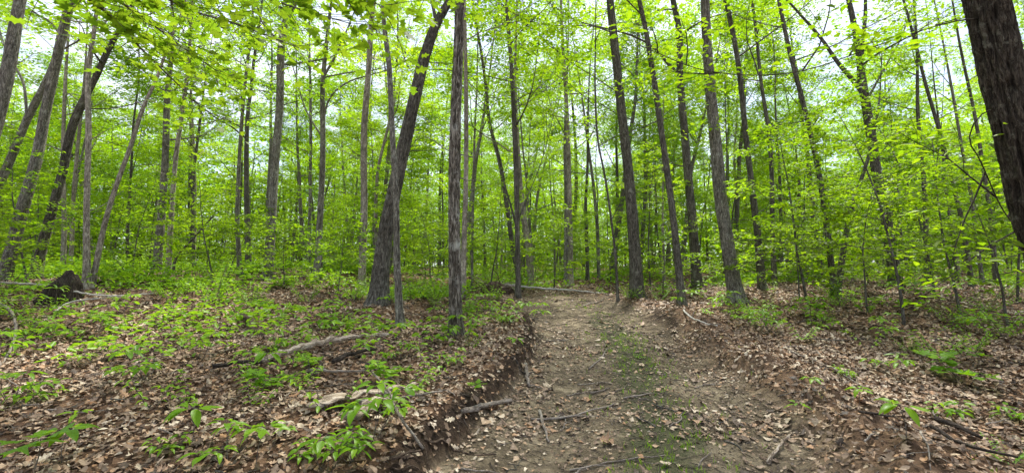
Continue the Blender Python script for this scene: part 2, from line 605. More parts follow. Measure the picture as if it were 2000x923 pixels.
def ground_mat():
    m, t, o = newmat('forest_floor')
    tc = N_(t, 'ShaderNodeTexCoord')
    P = tc.outputs['Object']
    def att(n): return N_(t, 'ShaderNodeAttribute', attribute_name=n).outputs['Fac']
    def noise(s, d=5, r=.6, dist=0.0):
        n = N_(t, 'ShaderNodeTexNoise', Scale=s, Detail=d, Roughness=r, Distortion=dist); t.links.new(P, n.inputs['Vector']); return n.outputs[0]
    v = N_(t, 'ShaderNodeTexVoronoi', Scale=17.0); t.links.new(P, v.inputs['Vector'])
    sep = N_(t, 'ShaderNodeSeparateColor'); t.links.new(v.outputs['Color'], sep.inputs[0])
    lit = ramp(t, [(0, (.035, .022, .014)), (.3, (.10, .055, .03)), (.6, (.17, .10, .06)), (.85, (.25, .15, .085)), (1, (.33, .23, .15))])
    t.links.new(math_(t, 'ADD', math_(t, 'MULTIPLY', sep.outputs[0], .75), math_(t, 'MULTIPLY', noise(3), .3)), lit.inputs[0])
    soil = ramp(t, [(.36, (.12, .094, .06)), (.5, (.265, .21, .135)), (.64, (.41, .33, .215))])
    t.links.new(math_(t, 'ADD', math_(t, 'MULTIPLY', noise(2.2, 8, .65), .6), math_(t, 'MULTIPLY', noise(22, 6, .7), .4)), soil.inputs[0])
    org = ramp(t, [(.44, (0, 0, 0)), (.56, (1, 1, 1))]); t.links.new(noise(3.4, 8, .72, .6), org.inputs[0])
    soilc = mixc(t, math_(t, 'MULTIPLY', org.outputs[0], .65), soil.outputs[0], (.085, .062, .04))
    speck = ramp(t, [(.62, (0, 0, 0)), (.68, (1, 1, 1))]); t.links.new(noise(75, 4, .6), speck.inputs[0])
    soilc = mixc(t, math_(t, 'MULTIPLY', speck.outputs[0], .6), soilc, (.06, .042, .028))
    mossn = math_(t, 'MULTIPLY', att('moss'), math_(t, 'ADD', math_(t, 'MULTIPLY', noise(2.6, 7, .75), 1.5), math_(t, 'MULTIPLY', noise(50, 3, .6), .5)))
    mm = ramp(t, [(.72, (0, 0, 0)), (1.0, (1, 1, 1))]); t.links.new(mossn, mm.inputs[0])
    soilc = mixc(t, math_(t, 'MULTIPLY', mm.outputs[0], .75), soilc, (.07, .08, .034))
    col = mixc(t, att('road'), lit.outputs[0], soilc)
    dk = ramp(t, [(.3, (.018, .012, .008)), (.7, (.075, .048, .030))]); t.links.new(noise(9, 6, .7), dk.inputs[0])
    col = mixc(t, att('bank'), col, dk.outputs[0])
    red = ramp(t, [(.3, (.10, .068, .042)), (.7, (.20, .14, .088))]); t.links.new(noise(12, 6, .7), red.inputs[0])
    rm = ramp(t, [(.55, (0, 0, 0)), (.66, (1, 1, 1))]); t.links.new(noise(1.1, 3), rm.inputs[0])
    col = mixc(t, math_(t, 'MULTIPLY', att('berm'), math_(t, 'ADD', math_(t, 'MULTIPLY', rm.outputs[0], .5), .3)), col, red.outputs[0])
    b = N_(t, 'ShaderNodeBsdfPrincipled'); b.inputs['Roughness'].default_value = .95
    b.inputs['Specular IOR Level'].default_value = .15
    t.links.new(col, b.inputs['Base Color'])
    bp = N_(t, 'ShaderNodeBump', Strength=1.0, Distance=.045)
    t.links.new(math_(t, 'ADD', noise(25, 8, .75), math_(t, 'MULTIPLY', v.outputs['Distance'], .6)), bp.inputs['Height'])
    t.links.new(bp.outputs[0], b.inputs['Normal'])
    t.links.new(b.outputs[0], o.inputs[0])
    return m


GROUND = ground_mat()

# ------------------------------------------------------------------ ground and dirt track
def build_ground():
    nf, nb = 760, 120
    a1 = np.linspace(-R(62), R(62), nf)
    a2 = np.linspace(R(62), 2 * PI - R(62), nb + 2)[1:-1]
    az = np.concatenate([a1, a2]); na = len(az)
    rr = np.concatenate([[0.05, .6, 1.1], np.geomspace(1.4, 16, 430), np.geomspace(16.3, 900, 90)])
    Rr, A = np.meshgrid(rr, az, indexing='ij')
    X = Rr * np.sin(A); Y = Rr * np.cos(A)
    Z = height(X, Y)
    V = np.stack([X, Y, Z], -1).reshape(-1, 3)
    i = np.arange(len(rr) - 1)[:, None] * na; j = np.arange(na)[None]; j2 = (j + 1) % na
    F = np.stack([i + j, i + na + j, i + na + j2, i + j2], -1).reshape(-1, 4)
    road, sl, sr, bankl, bermr, fade = masks(V[:, 0], V[:, 1])
    xl, xr = road_edges(V[:, 1])
    u = (V[:, 0] - xl) / np.maximum(xr - xl, .5)
    moss = road * (np.exp(-((u - .56) / .17) ** 2) * 1.0 + .16) * sst(11, 8, V[:, 1])
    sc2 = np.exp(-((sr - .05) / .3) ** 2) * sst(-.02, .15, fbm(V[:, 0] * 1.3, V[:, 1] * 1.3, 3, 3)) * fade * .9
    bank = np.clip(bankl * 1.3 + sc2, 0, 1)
    ends = sst(10.3, 12.2, V[:, 1]) * sst(3.2, 2.2, np.abs(V[:, 0] - 1.3)) * sst(14.5, 13, V[:, 1])
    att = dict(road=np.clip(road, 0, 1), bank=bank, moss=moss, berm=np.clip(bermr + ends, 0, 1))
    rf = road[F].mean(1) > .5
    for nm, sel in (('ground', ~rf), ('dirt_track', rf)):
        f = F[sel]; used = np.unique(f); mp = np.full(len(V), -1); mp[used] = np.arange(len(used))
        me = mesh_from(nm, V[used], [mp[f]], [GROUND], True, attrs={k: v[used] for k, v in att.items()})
        tag(obj(nm, me), kind='structure')


build_ground()

# ------------------------------------------------------------------ leaf litter (nobody could count it)
def ground_normal(X, Y, e=.05):
    gx = (height(X + e, Y) - height(X - e, Y)) / (2 * e); gy = (height(X, Y + e) - height(X, Y - e)) / (2 * e)
    return nrm(np.stack([-gx, -gy, np.ones_like(gx)], -1))


def frustum_pts(rng, n, d0, d1, marg=1.3):
    Y = np.sqrt(rng.rand(n) * (d1 ** 2 - d0 ** 2) + d0 ** 2)
    X = (rng.rand(n) * 2 - 1) * (1.2 * Y + marg)
    return X, Y


def litter():
    rng = np.random.RandomState(3)
    mb = MB()
    for n, d0, d1, s0, tpls in ((66000, 1.2, 7.0, .059, (TPL_OAK, TPL_OAKN, TPL_O, TPL_MAP, TPL_BRK, TPL_OAKB, TPL_BRK)), (76000, 7, 15, .074, (TPL_OAK, TPL_BRK, TPL_S)), (42000, 15, 42, .17, (TPL_S,))):
        X, Y = frustum_pts(rng, n, d0, d1)
        road, sl, sr, bankl, bermr, fade = masks(X, Y)
        clump = fbm(X * 1.7, Y * 1.7, 11, 3)
        xl, xr = road_edges(Y); u = (X - xl) / np.maximum(xr - xl, .5)
        rk = .10 + .42 * sst(0, .4, clump) + .45 * np.exp(-((u - .05) / .10) ** 2) + .5 * sst(.62, .95, u) * sst(-.2, .3, clump)
        keep = rng.rand(n) < np.where(road > .5, rk, .92 * (1 - .75 * bankl) * (1 - .45 * np.clip(bermr, 0, 1)))
        X, Y, road = X[keep], Y[keep], road[keep]
        n = len(X)
        G = ground_normal(X, Y)
        Z = height(X, Y)
        tilt = np.where(road > .5, .14, .29)[:, None]
        Nn = G + rng.normal(0, 1, (n, 3)) * tilt * [1, 1, .3]
        th = rng.rand(n) * 2 * PI
        D = np.stack([np.cos(th), np.sin(th), np.zeros(n)], -1)
        S = s0 * (.45 + .95 * rng.rand(n) ** 1.4) * np.where(road > .5, .6 + 1.1 * rng.rand(n) ** 3, 1)
        P = np.stack([X, Y, Z + .004 + .012 * rng.rand(n) + np.where(road > .5, 0, .016) * rng.rand(n)], -1)
        P -= D * (S * .45)[:, None]
        curl = (rng.normal(.15, .55, n), rng.normal(0, 1.2, n), rng.normal(0, .9, n))
        k = rng.randint(0, len(tpls), n)
        var = np.clip(rng.rand(n) * .97 + fbm(X * 1.1, Y * 1.1, 14, 3) * .25, 0, 1)
        for q, tp in enumerate(tpls):
            s = k == q
            if tp is TPL_S: cu = None
            else: cu = tuple(c[s] for c in curl)
            v, f, va = scatter_leaves(tp, P[s], Nn[s], D[s], S[s] * (1.25 if tp is TPL_OAK else 1), curl=cu, var=var[s])
            mb.add(v, f, 0, va)
    tag(obj('leaf_litter', mb.mesh('leaf_litter', [LITTER], False)), 'brown and tan dry leaves littering the forest floor beside and on the track', 'leaf litter', kind='stuff')


litter()


def small_debris():
    rng = np.random.RandomState(5)
    mb = MB()
    n = 21000
    X, Y = frustum_pts(rng, n, 1.3, 11, .5)
    road, sl, sr, bankl, bermr, fade = masks(X, Y)
    keep = (rng.rand(n) < .25 + .75 * (road > .5)) 
    X, Y = X[keep], Y[keep]
    for x, y in zip(X, Y):
        L_ = .03 + .16 * rng.rand() ** 2.5 * (1 + .1 * y); a = rng.rand() * 2 * PI
        if rng.rand() < .5: a = rng.normal(0, .45)
        dx, dy = math.cos(a) * L_ / 2, math.sin(a) * L_ / 2
        z0, z1 = 0, 0
        r_ = .0012 + .0022 * rng.rand()
        b = rng.normal(0, .12) * L_
        xs = np.array([x - dx, x - dy * b, x + dx]); ys = np.array([y - dy, y + dx * b, y + dy])
        zs = height(xs, ys) + r_ + .003 + rng.rand(3) * .006
        mb.tube(np.stack([xs, ys, zs], -1), [r_, r_ * .9, r_ * .5], 3, cap=False, var=rng.rand())
    tag(obj('twig_debris', mb.mesh('twig_debris', [TWIG], False)), 'fine broken twig bits strewn over the bare soil of the track', 'debris', kind='stuff')


small_debris()


def leaf_crumbs():
    rng = np.random.RandomState(8)
    n = 170000
    X, Y = frustum_pts(rng, n, 1.3, 12, .5)
    road, sl, sr, bankl, bermr, fade = masks(X, Y)
    keep = rng.rand(n) < (.15 + .85 * (road > .4)) * sst(-.35, .2, fbm(X * 2.3, Y * 2.3, 3, 3))
    X, Y = X[keep], Y[keep]; n = len(X)
    P = np.stack([X, Y, height(X, Y) + .003 + .005 * rng.rand(n)], -1)
    th = rng.rand(n) * 6.28
    v, f, va = scatter_leaves(TPL_S, P, ground_normal(X, Y) + rng.normal(0, .3, (n, 3)), np.stack([np.cos(th), np.sin(th), 0 * th], -1), .009 + .036 * rng.rand(n) ** 2.2, rng=rng, var=rng.rand(n) ** 1.9)
    mb = MB(); mb.add(v, f, 0, va)
    tag(obj('leaf_debris', mb.mesh('leaf_debris', [LITTER], False)), 'crumbled bits of dry leaf scattered over the bare track soil', 'debris', kind='stuff')


leaf_crumbs()


def grass():
    rng = np.random.RandomState(6)
    n = 34000
    X, Y = frustum_pts(rng, n, 2.0, 12, .5)
    road, sl, sr, bankl, bermr, fade = masks(X, Y)
    xl, xr = road_edges(Y); u = (X - xl) / np.maximum(xr - xl, .5)
    p = road * np.exp(-((u - .58) / .15) ** 2) * (fbm(X * 2.5, Y * 2.5, 2, 3) > .0) * .9 + road * np.exp(-((u - .55) / .16) ** 2 - ((Y - 6.2) / 1.0) ** 2) * .9 + .004 + .02 * (1 - road) * (fbm(X, Y, 4, 2) > .2)
    keep = rng.rand(n) < p
    X, Y = X[keep], Y[keep]; n = len(X)
    X = np.repeat(X, 4) + rng.normal(0, .012, n * 4); Y = np.repeat(Y, 4) + rng.normal(0, .012, n * 4); n *= 4
    Z = height(X, Y) - .002
    h = .015 + .045 * rng.rand(n) ** 1.5
    th = rng.rand(n) * 2 * PI; lean = rng.rand(n) * .8
    w_ = .0015 + .0012 * rng.rand(n)
    d = np.stack([np.cos(th), np.sin(th), 0 * th], -1); s = np.stack([-np.sin(th), np.cos(th), 0 * th], -1)
    B = np.stack([X, Y, Z], -1)
    up = np.array([0, 0, 1.0])
    V = np.stack([B - s * w_[:, None], B + s * w_[:, None], B + d * (h * lean * .4)[:, None] + up * (h * .6)[:, None] + s * (w_ * .7)[:, None],
                  B + d * (h * lean)[:, None] + up * h[:, None]], 1).reshape(-1, 3)
    F = np.arange(n * 4).reshape(-1, 4)
    me = mesh_from('grass', V, [F], [LEAFG], False, var=np.repeat(rng.rand(n), 4))
    tag(obj('grass', me), 'thin short green grass growing along the middle of the dirt track', 'grass', kind='stuff')


grass()

# ------------------------------------------------------------------ hand placed trees, traced from the photo
def rough_disp(amp, freq, seed, flare=.5):
    def f(rr, th, P):
        r = rr
        s = np.concatenate([[0], np.cumsum(np.linalg.norm(np.diff(P, axis=0), axis=1))])[:, None]
        r_ = float(np.median(rr[:10])); cx = np.cos(th)[None] * r_; cyy = np.sin(th)[None] * r_
        n1 = 1 - np.abs(fbm(cx * freq + seed, cyy * freq, s * freq * .2 + 0 * cx, 2)) * 3.0
        n2 = fbm(np.cos(th)[None] + seed + 9, np.sin(th)[None], s * 1.2 + 0 * cx, 3)
        fl = 1 + flare * 1.9 * np.exp(-s / .17) * (1 + .45 * np.cos(5 * th[None] + seed) + .2 * np.cos(3 * th[None] + seed * 2))
        f.ridge = np.broadcast_to(np.clip(n1 * .75 + .25, 0, 1), rr.shape)  # ridge value that drives the shading painted into the bark colour
        return r * fl + amp * (n1 - .75) + r * .14 * n2
    f.ridge = None
    return f


LM = []      # landmarks for labels: (x, y, phrase)


def photo_tree(name, label, cat, pts, D, bark, H=16, w=None, forks=(), detail=1, crown='mid', seed=1, limbs=7, hs=None, flare=.45, group=None, leafmat=None, dens=23, leaf=.105, stubs=2, lm=None, limb_len=2.4, bare=.15):
    """pts: [(px, py, width px)] bottom to top; D depth along Y (None: where the base pixel meets the ground)"""
    if D is None:
        g = ground_at(pts[0][0], pts[0][1]); D = g[1]
    b = at_depth(pts[0][0], pts[0][1], D)
    base = np.array([b[0], D, hz(b[0], D)])
    cosx = 1 / math.sqrt(1 + (b[0] / D) ** 2)
    P = [base - [0, 0, .12]]; W = [pts[0][2]]
    for px, py, ww in pts:
        q = at_depth(px, py, D)
        if q[2] > base[2] + .15: P.append(q); W.append(ww * .93)
    k = D / FPX / 2 * cosx
    Rr = [x * k for x in W]
    P = [np.array(p) for p in P]
    T = Tree(seed, leaf=leaf, dens=dens)
    r = T.r
    d = nrm(P[-1] - P[-2])
    top = P[-1][2] - base[2]
    if H > top + .5:
        n = max(2, int((H - top) / 2)); st = (H - top) / n
        for i in range(n):
            d = nrm(d + np.array([0, 0, .25]) + r.normal(0, .05, 3)); P.append(P[-1] + d * st / max(d[2], .5)); Rr.append(0)
        r_top = Rr[len(Rr) - n - 1]
        for i in range(n): Rr[len(Rr) - n + i] = max(.012, r_top * (1 - (i + 1) / (n + .15)))
    A = np.concatenate([np.array(P) - base, np.array(Rr)[:, None]], 1)
    # small natural wobble is in the traced points; depth wobble so that the trunk is not in one plane
    ln = np.linalg.norm(np.diff(A[:, :3], axis=0), axis=1).sum()
    step = {0: .35, 1: .12, 2: .035, 3: .022}[detail]; seg = {0: 7, 1: 12, 2: 44, 3: 84}[detail]
    S = spline(A, int(ln / step) + 4)
    S[:, 3] = np.maximum(S[:, 3], .008)
    S[:, 1] += (np.sin(S[:, 2] * .35 + seed) - math.sin(seed)) * .12 * np.clip(S[:, 2] / 3, 0, 1)
    amp = {0: 0.0, 1: .002, 2: .005, 3: .012}[detail]
    if name == 'oak_tree' and D < 5: amp, seg, step = .026, 170, .015
    if bark is BARK_PALE: amp *= .3
    if detail >= 2:     # fine rings only to the top of the frame
        q = np.argmax(S[:, 2] > top + .6)
        if q > 10:
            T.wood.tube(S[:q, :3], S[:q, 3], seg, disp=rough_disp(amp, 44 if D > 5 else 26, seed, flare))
            rest = S[q - 8:][::6]
            T.wood.tube(rest[:, :3], rest[:, 3] * .97, 12)
        else:
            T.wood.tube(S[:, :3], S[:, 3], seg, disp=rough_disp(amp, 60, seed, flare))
    else:
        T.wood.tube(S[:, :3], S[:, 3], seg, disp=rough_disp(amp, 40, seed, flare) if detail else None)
    root = empty(name, base, label, cat, group)
    LM.append((base[0], base[1], lm or label))
    # traced forks / visible limbs
    for f in forks:
        fp = []
        for px, py, ww in f:
            q = at_depth(px, py, D + .4 * len(fp) * .3) - base; fp.append([*q, ww * k])
        fp = np.array(fp)
        zi = int(np.argmin(np.abs(S[:, 2] - fp[0, 2]))); fp[0, :3] = S[zi, :3]
        last = fp[-1]; dd = nrm(fp[-1, :3] - fp[-2, :3])
        ext = [np.concatenate([last[:3] + (dd + [0, 0, .2 * i]) * .9 * (i + 1), [max(.006, last[3] * (1 - .28 * (i + 1)))]]) for i in range(3)]
        fs = spline(np.vstack([fp, ext]), 26)
        fs[:, 3] = np.maximum(fs[:, 3], .006)
        T.wood.tube(fs[:, :3], fs[:, 3], 9)
        for j in range(8, 26, 3):
            dv = nrm(r.normal(0, 1, 3) + [0, 0, .3]); T.limb(fs[j, :3], dv, .9 + r.rand() * .8, .012, 1, .03, 4, mult=.8)
    # procedural limbs
    hs = hs if hs is not None else max(3.0, H * .35)
    Ht = S[-1, 2]
    az = r.rand() * 6
    for i in range(limbs):
        t = (i + .5 * r.rand()) / limbs
        z = hs + (Ht - hs) * t * .97
        j = int(np.argmin(np.abs(S[:, 2] - z)))
        az += 2.4 + r.normal(0, .4)
        el = R(15 + 45 * t + r.normal(0, 8)) if crown == 'mid' else R(32 + 35 * t + r.normal(0, 8))
        dv = np.array([math.cos(az) * math.cos(el), math.sin(az) * math.cos(el), math.sin(el)])
        Ln = limb_len * (1.15 - .6 * t) * (.8 + .4 * r.rand())
        T.limb(S[j, :3], dv, Ln, max(.010, S[j, 3] * .38), 2, .04, 6, bare=bare)
    for i in range(stubs):   # dead stubs and thin bare twigs lower down
        z = .25 * hs + r.rand() * hs * .7
        j = int(np.argmin(np.abs(S[:, 2] - z))); a = r.rand() * 6.28
        T.wood.tube(T.path(S[j, :3], (math.cos(a), math.sin(a), .25), .3 + r.rand() * .7, 4, .02, .2), np.linspace(.011, .003, 5), 5, cap=False)
    obj('trunk', T.wood.mesh('trunk', [bark]), root)
    if T.P:
        obj('crown', T.finish_crown([leafmat or LEAF, bark]), root)
    return root, base, S


PT = photo_tree
tree_specs = []
def W_(pts, w0, w1):
    n = len(pts); return [(p[0], p[1], w0 + (w1 - w0) * i / (n - 1)) for i, p in enumerate(pts)]

# --- left part of the photo
PT('oak_tree', 'thick grey trunk crossing the top left corner, leaning right behind maple leaves', 'tree', W_([(-120, 610), (-40, 330), (0, 150), (18, 0)], 50, 32), 6.5, BARK_GREY, 14, detail=2, crown='c', seed=11, hs=7, limbs=7, lm='the corner trunk')
PT('oak_tree', 'grey leaning trunk at the left edge forking behind the thick leaning tree', 'tree', W_([(-75, 560), (3, 330), (39, 234), (85, 136), (112, 60)], 27, 16), 12, BARK_GREY, 13, detail=1, seed=12, hs=6, forks=[[(39, 234, 8), (45, 160, 7), (30, 130, 6)]], lm='the far-left leaning trunk')
PT('oak_tree', 'thick mossy grey trunk leaning right, second from the left edge', 'tree', W_([(5, 545), (39, 416), (65, 312), (85, 208), (104, 130), (127, 39), (140, 0)], 33, 22), 10.5, BARK_GREY, 15, detail=2, seed=13, hs=5.5, crown='c', lm='the thick leaning trunk')
PT('oak_tree', 'dark brown trunk leaning right, crossing behind the pale upright stem', 'tree', W_([(65, 540), (98, 423), (124, 338), (150, 241), (176, 189), (195, 156), (221, 104), (240, 72)], 27, 14), 11, BARK_DARK, 12, detail=2, seed=14, hs=5, lm='the dark leaning trunk', forks=[[(173, 216, 4), (230, 210, 3), (290, 195, 2.5), (350, 178, 2)]])
PT('maple_tree', 'straight grey-tan trunk behind the dark leaning tree at left', 'tree', W_([(122, 535), (128, 420), (132, 300), (138, 180)], 13, 9), 15, BARK_PALE, 11, seed=15, lm='the grey-tan trunk')
PT('maple_tree', 'slim tan trunk between dark leaning tree and pale upright stem', 'tree', W_([(137, 535), (146, 400), (158, 260), (165, 160)], 11, 7), 17, BARK_PALE, 11, seed=16, lm='the slim tan trunk')
PT('maple_tree', 'pale upright stem rising from the splintered root crown above the dark stump', 'tree', W_([(170, 575), (169, 455), (170, 260), (166, 130), (173, 60), (178, 0)], 17, 9), 9.2, BARK_PALE, 12, detail=2, seed=17, hs=5.5, flare=.9, lm='the pale upright stem')
PT('maple_tree', 'pale stem leaning right out of the same root crown as the upright one', 'tree', W_([(177, 568), (208, 416), (244, 293), (273, 195), (293, 150), (306, 110)], 14, 7), 9.3, BARK_PALE, 8, detail=2, seed=18, hs=4.6, limbs=5, flare=.3, lm='the pale leaning stem')
PT('maple_tree', 'pale slim trunk standing alone right of the leaning pale stem', 'tree', W_([(328, 538), (333, 422), (338, 312), (351, 215), (361, 150), (366, 100)], 13, 8), 12.5, BARK_PALE, 11, detail=1, seed=19, lm='the lone pale trunk')
PT('oak_tree', 'dark thick trunk just behind and left of the lone pale trunk', 'tree', W_([(305, 533), (318, 390), (325, 305), (332, 200)], 20, 14), 17, BARK_GREY, 14, seed=20, lm='the dark trunk behind the lone pale one')
PT('dead_tree', 'thin dead trunk slanting up to the right behind the ferny undergrowth', 'dead tree', W_([(341, 512), (378, 465), (418, 422)], 6, 4), 14, BARK_DARK, 2, limbs=0, seed=21, stubs=0, lm='the slanting dead stem')
PT('maple_tree', 'thin mottled trunk left of the tall straight grey trunk', 'tree', W_([(468, 565), (465, 416), (471, 325), (484, 156), (492, 80)], 11, 6), 13, BARK_GREY, 11, seed=22, lm='the thin mottled trunk')
PT('oak_tree', 'twin thin dark trunk behind the thin mottled one', 'tree', W_([(378, 520), (376, 420), (378, 330), (386, 240)], 8, 6), 22, BARK_DARK, 12, seed=23, lm='the thin dark trunk')
PT('oak_tree', 'tall straight grey trunk with patchy lichen, bending right at the top', 'tree', W_([(522, 550), (530, 425), (533, 319), (540, 205), (543, 76), (548, 40), (566, 0)], 21, 14), 12.5, BARK_GREY, 15, detail=2, seed=24, hs=6, stubs=3, forks=[[(543, 80, 5), (510, 40, 4), (500, 0, 3)]], lm='the tall straight grey trunk')
PT('maple_tree', 'slim trunk with a swept limb rising to the right, left of the leaning oak', 'tree', W_([(618, 550), (623, 455), (627, 288), (628, 144), (634, 90)], 16, 9), 13.5, BARK_GREY, 12, seed=25, hs=6, forks=[[(628, 235, 5), (645, 190, 4), (680, 160, 3.5), (718, 148, 2.5)], [(628, 150, 6), (655, 110, 5), (668, 80, 4)], [(627, 270, 4), (600, 220, 3), (575, 140, 2.5)]], lm='the slim trunk with a swept limb')
PT('oak_tree', 'thin trunk left of the one with the swept limb', 'tree', W_([(603, 525), (605, 400), (609, 190)], 9, 6), 19, BARK_GREY, 13, seed=26, lm='the thin grey trunk')
PT('maple_tree', 'pale grey trunk just left of the big leaning oak', 'tree', W_([(706, 556), (712, 410), (715, 250), (725, 137), (731, 45), (736, 0)], 16, 10), 12, BARK_PALE, 13, detail=1, seed=27, hs=6, lm='the pale trunk beside the oak')
PT('maple_tree', 'thin crooked trunk in the gap just left of the leaning oak', 'tree', W_([(738, 545), (735, 420), (741, 330), (760, 250)], 9, 6), 19, BARK_PALE, 11, seed=28, lm='the crooked trunk')
PT('oak_tree', 'big dark oak leaning right with a broad flared base', 'oak tree', [(737, 595, 42), (745, 520, 37), (753, 455, 33), (769, 379, 31), (791, 281, 28), (810, 197, 27), (829, 114, 25), (852, 45, 21), (877, 0, 17)], None, BARK_DARK, 15, detail=3, seed=29, hs=8, crown='c', flare=.35, lm='the big leaning oak', forks=[[(852, 45, 8), (845, 10, 7), (835, -30, 6)]])
PT('maple_tree', 'slender brown trunk standing in front of the leaning oak', 'tree', W_([(783, 640), (776, 531), (772, 379), (762, 228), (756, 121), (746, 45), (742, 0)], 16, 9), None, BARK_GREY, 12, detail=2, seed=30, hs=7, limbs=6, stubs=3, flare=.5, lm='the slender trunk before the oak')
PT('hickory_tree', 'near dark trunk with shaggy furrowed bark, upright left of the track', 'tree', W_([(890, 657), (888, 531), (886, 379), (888, 228), (893, 76), (895, 0)], 27, 22), None, BARK_ROUGH, 14, detail=3, seed=31, hs=8, crown='c', stubs=2, flare=.35, lm='the shaggy dark trunk')
PT('maple_tree', 'smooth tan trunk close behind the shaggy dark one', 'tree', W_([(904, 590), (906, 480), (909, 379), (910, 228), (909, 99)], 13, 8), 10, BARK_PALE, 12, detail=1, seed=32, hs=5.5, flare=.2, lm='the smooth tan trunk')
PT('maple_tree', 'thin stem just right of the smooth tan trunk', 'tree', W_([(922, 555), (924, 395), (928, 260), (932, 180)], 6, 4), 13, BARK_GREY, 9, seed=33, hs=3.6, lm='the thin stem')
# --- centre
PT('maple_tree', 'dark slim trunk in front of the fallen log, forking low', 'tree', W_([(1012, 568), (1010, 423), (1006, 282), (1001, 176), (996, 100), (988, 0)], 12, 7), 11.4, BARK_DARK, 12, detail=1, seed=34, hs=4, limbs=12, forks=[[(1009, 450, 4), (1000, 410, 4), (990, 375, 3)], [(1011, 430, 4), (1024, 400, 3), (1034, 375, 2)]], lm='the dark slim trunk by the log')
PT('maple_tree', 'dark trunk leaning left behind the fallen log', 'tree', W_([(1020, 556), (1004, 500), (993, 423), (976, 317), (956, 239), (948, 160)], 11, 7), 14, BARK_DARK, 12, seed=35, hs=4.5, lm='the left-leaning trunk')
PT('maple_tree', 'pale trunk leaning left behind the middle of the fallen log', 'tree', W_([(1040, 556), (1028, 458), (1018, 380), (1012, 300)], 14, 10), 14, BARK_PALE, 12, seed=36, lm='the pale trunk behind the log')
PT('oak_tree', 'slim pale trunk, right one of the close pair behind the log', 'tree', W_([(1115, 560), (1114, 423), (1110, 246), (1101, 92)], 11, 7), 14.5, BARK_PALE, 13, seed=37, hs=5, lm='the close pair of trunks')
PT('oak_tree', 'slim grey trunk, left one of the close pair behind the log', 'tree', W_([(1105, 558), (1106, 394), (1104, 280)], 9, 7), 16, BARK_GREY, 12, seed=38, hs=5, lm='the close pair of trunks')
PT('maple_tree', 'thin crooked sapling trunk left of the tall knotty trunk', 'tree', W_([(1207, 578), (1202, 500), (1193, 423), (1180, 340), (1168, 282), (1161, 176)], 6, 4), 10.6, BARK_DARK, 8, detail=1, seed=39, hs=3.5, limbs=9, lm='the crooked sapling trunk')
PT('oak_tree', 'thin dark trunk halfway between log pair and knotty trunk', 'tree', W_([(1148, 556), (1146, 470), (1143, 400), (1146, 330)], 8, 6), 19, BARK_DARK, 12, seed=40, lm='the thin dark trunk behind the log')
PT('oak_tree', 'slim trunk behind the crooked sapling trunk', 'tree', W_([(1170, 553), (1165, 430), (1158, 360), (1150, 300)], 8, 6), 20, BARK_GREY, 13, seed=41, lm='the slim trunk')
PT('oak_tree', 'tall brown knotty trunk with wide base at the track end', 'tree', [(1245, 569, 32), (1241, 520, 27), (1235, 423, 24), (1226, 320, 22), (1218, 246, 20), (1205, 106, 19), (1195, 0, 17)], 11.2, BARK_DARK, 16, detail=2, seed=42, hs=8, crown='c', flare=.25, stubs=5, lm='the knotty trunk', forks=[[(1200, 60, 3), (1160, 52, 2.5), (1120, 50, 2)], [(1212, 180, 3), (1160, 150, 2)]])
PT('oak_tree', 'slim dark trunk third from the left along the right track edge, leaning left', 'tree', W_([(1334, 597), (1324, 510), (1316, 423), (1295, 246), (1277, 113), (1268, 56), (1256, 0)], 17, 10), None, BARK_DARK, 13, detail=2, seed=43, hs=6.5, lm='the slim left-leaning trunk')
PT('oak_tree', 'dark trunk with a long arched limb reaching left', 'tree', W_([(1362, 558), (1351, 394), (1341, 268), (1330, 141), (1327, 56), (1315, 0)], 21, 12), 13, BARK_DARK, 15, detail=1, seed=44, hs=7, forks=[[(1328, 150, 8), (1305, 125, 7), (1275, 92, 5), (1235, 70, 4), (1180, 55, 3)]], lm='the trunk with arched limb')
PT('oak_tree', 'thick grey trunk with flared roots right of the track', 'tree', [(1440, 594, 38), (1430, 530, 31), (1415, 437, 29), (1397, 282, 26), (1388, 200, 24), (1380, 120, 22), (1372, 0, 20)], None, BARK_GREY, 16, detail=3, seed=45, hs=9, crown='c', flare=.4, lm='the thick grey trunk')
PT('oak_tree', 'slim trunk leaning left, first right of the thick grey trunk', 'tree', W_([(1489, 572), (1478, 451), (1466, 370), (1453, 282), (1436, 141), (1409, 0)], 17, 10), 12, BARK_DARK, 14, detail=1, seed=46, hs=6, lm='the slim trunk right of the grey one')
PT('oak_tree', 'thin wavy trunk, second right of the thick grey trunk', 'tree', W_([(1513, 556), (1506, 423), (1499, 282), (1482, 162), (1471, 35)], 12, 7), 13.5, BARK_DARK, 13, seed=47, lm='the thin wavy trunk')
PT('maple_tree', 'thin dark trunk close right of the thin wavy trunk', 'tree', W_([(1526, 540), (1524, 400), (1522, 317)], 8, 6), 18, BARK_DARK, 11, seed=48, lm='the thin dark trunk at right')
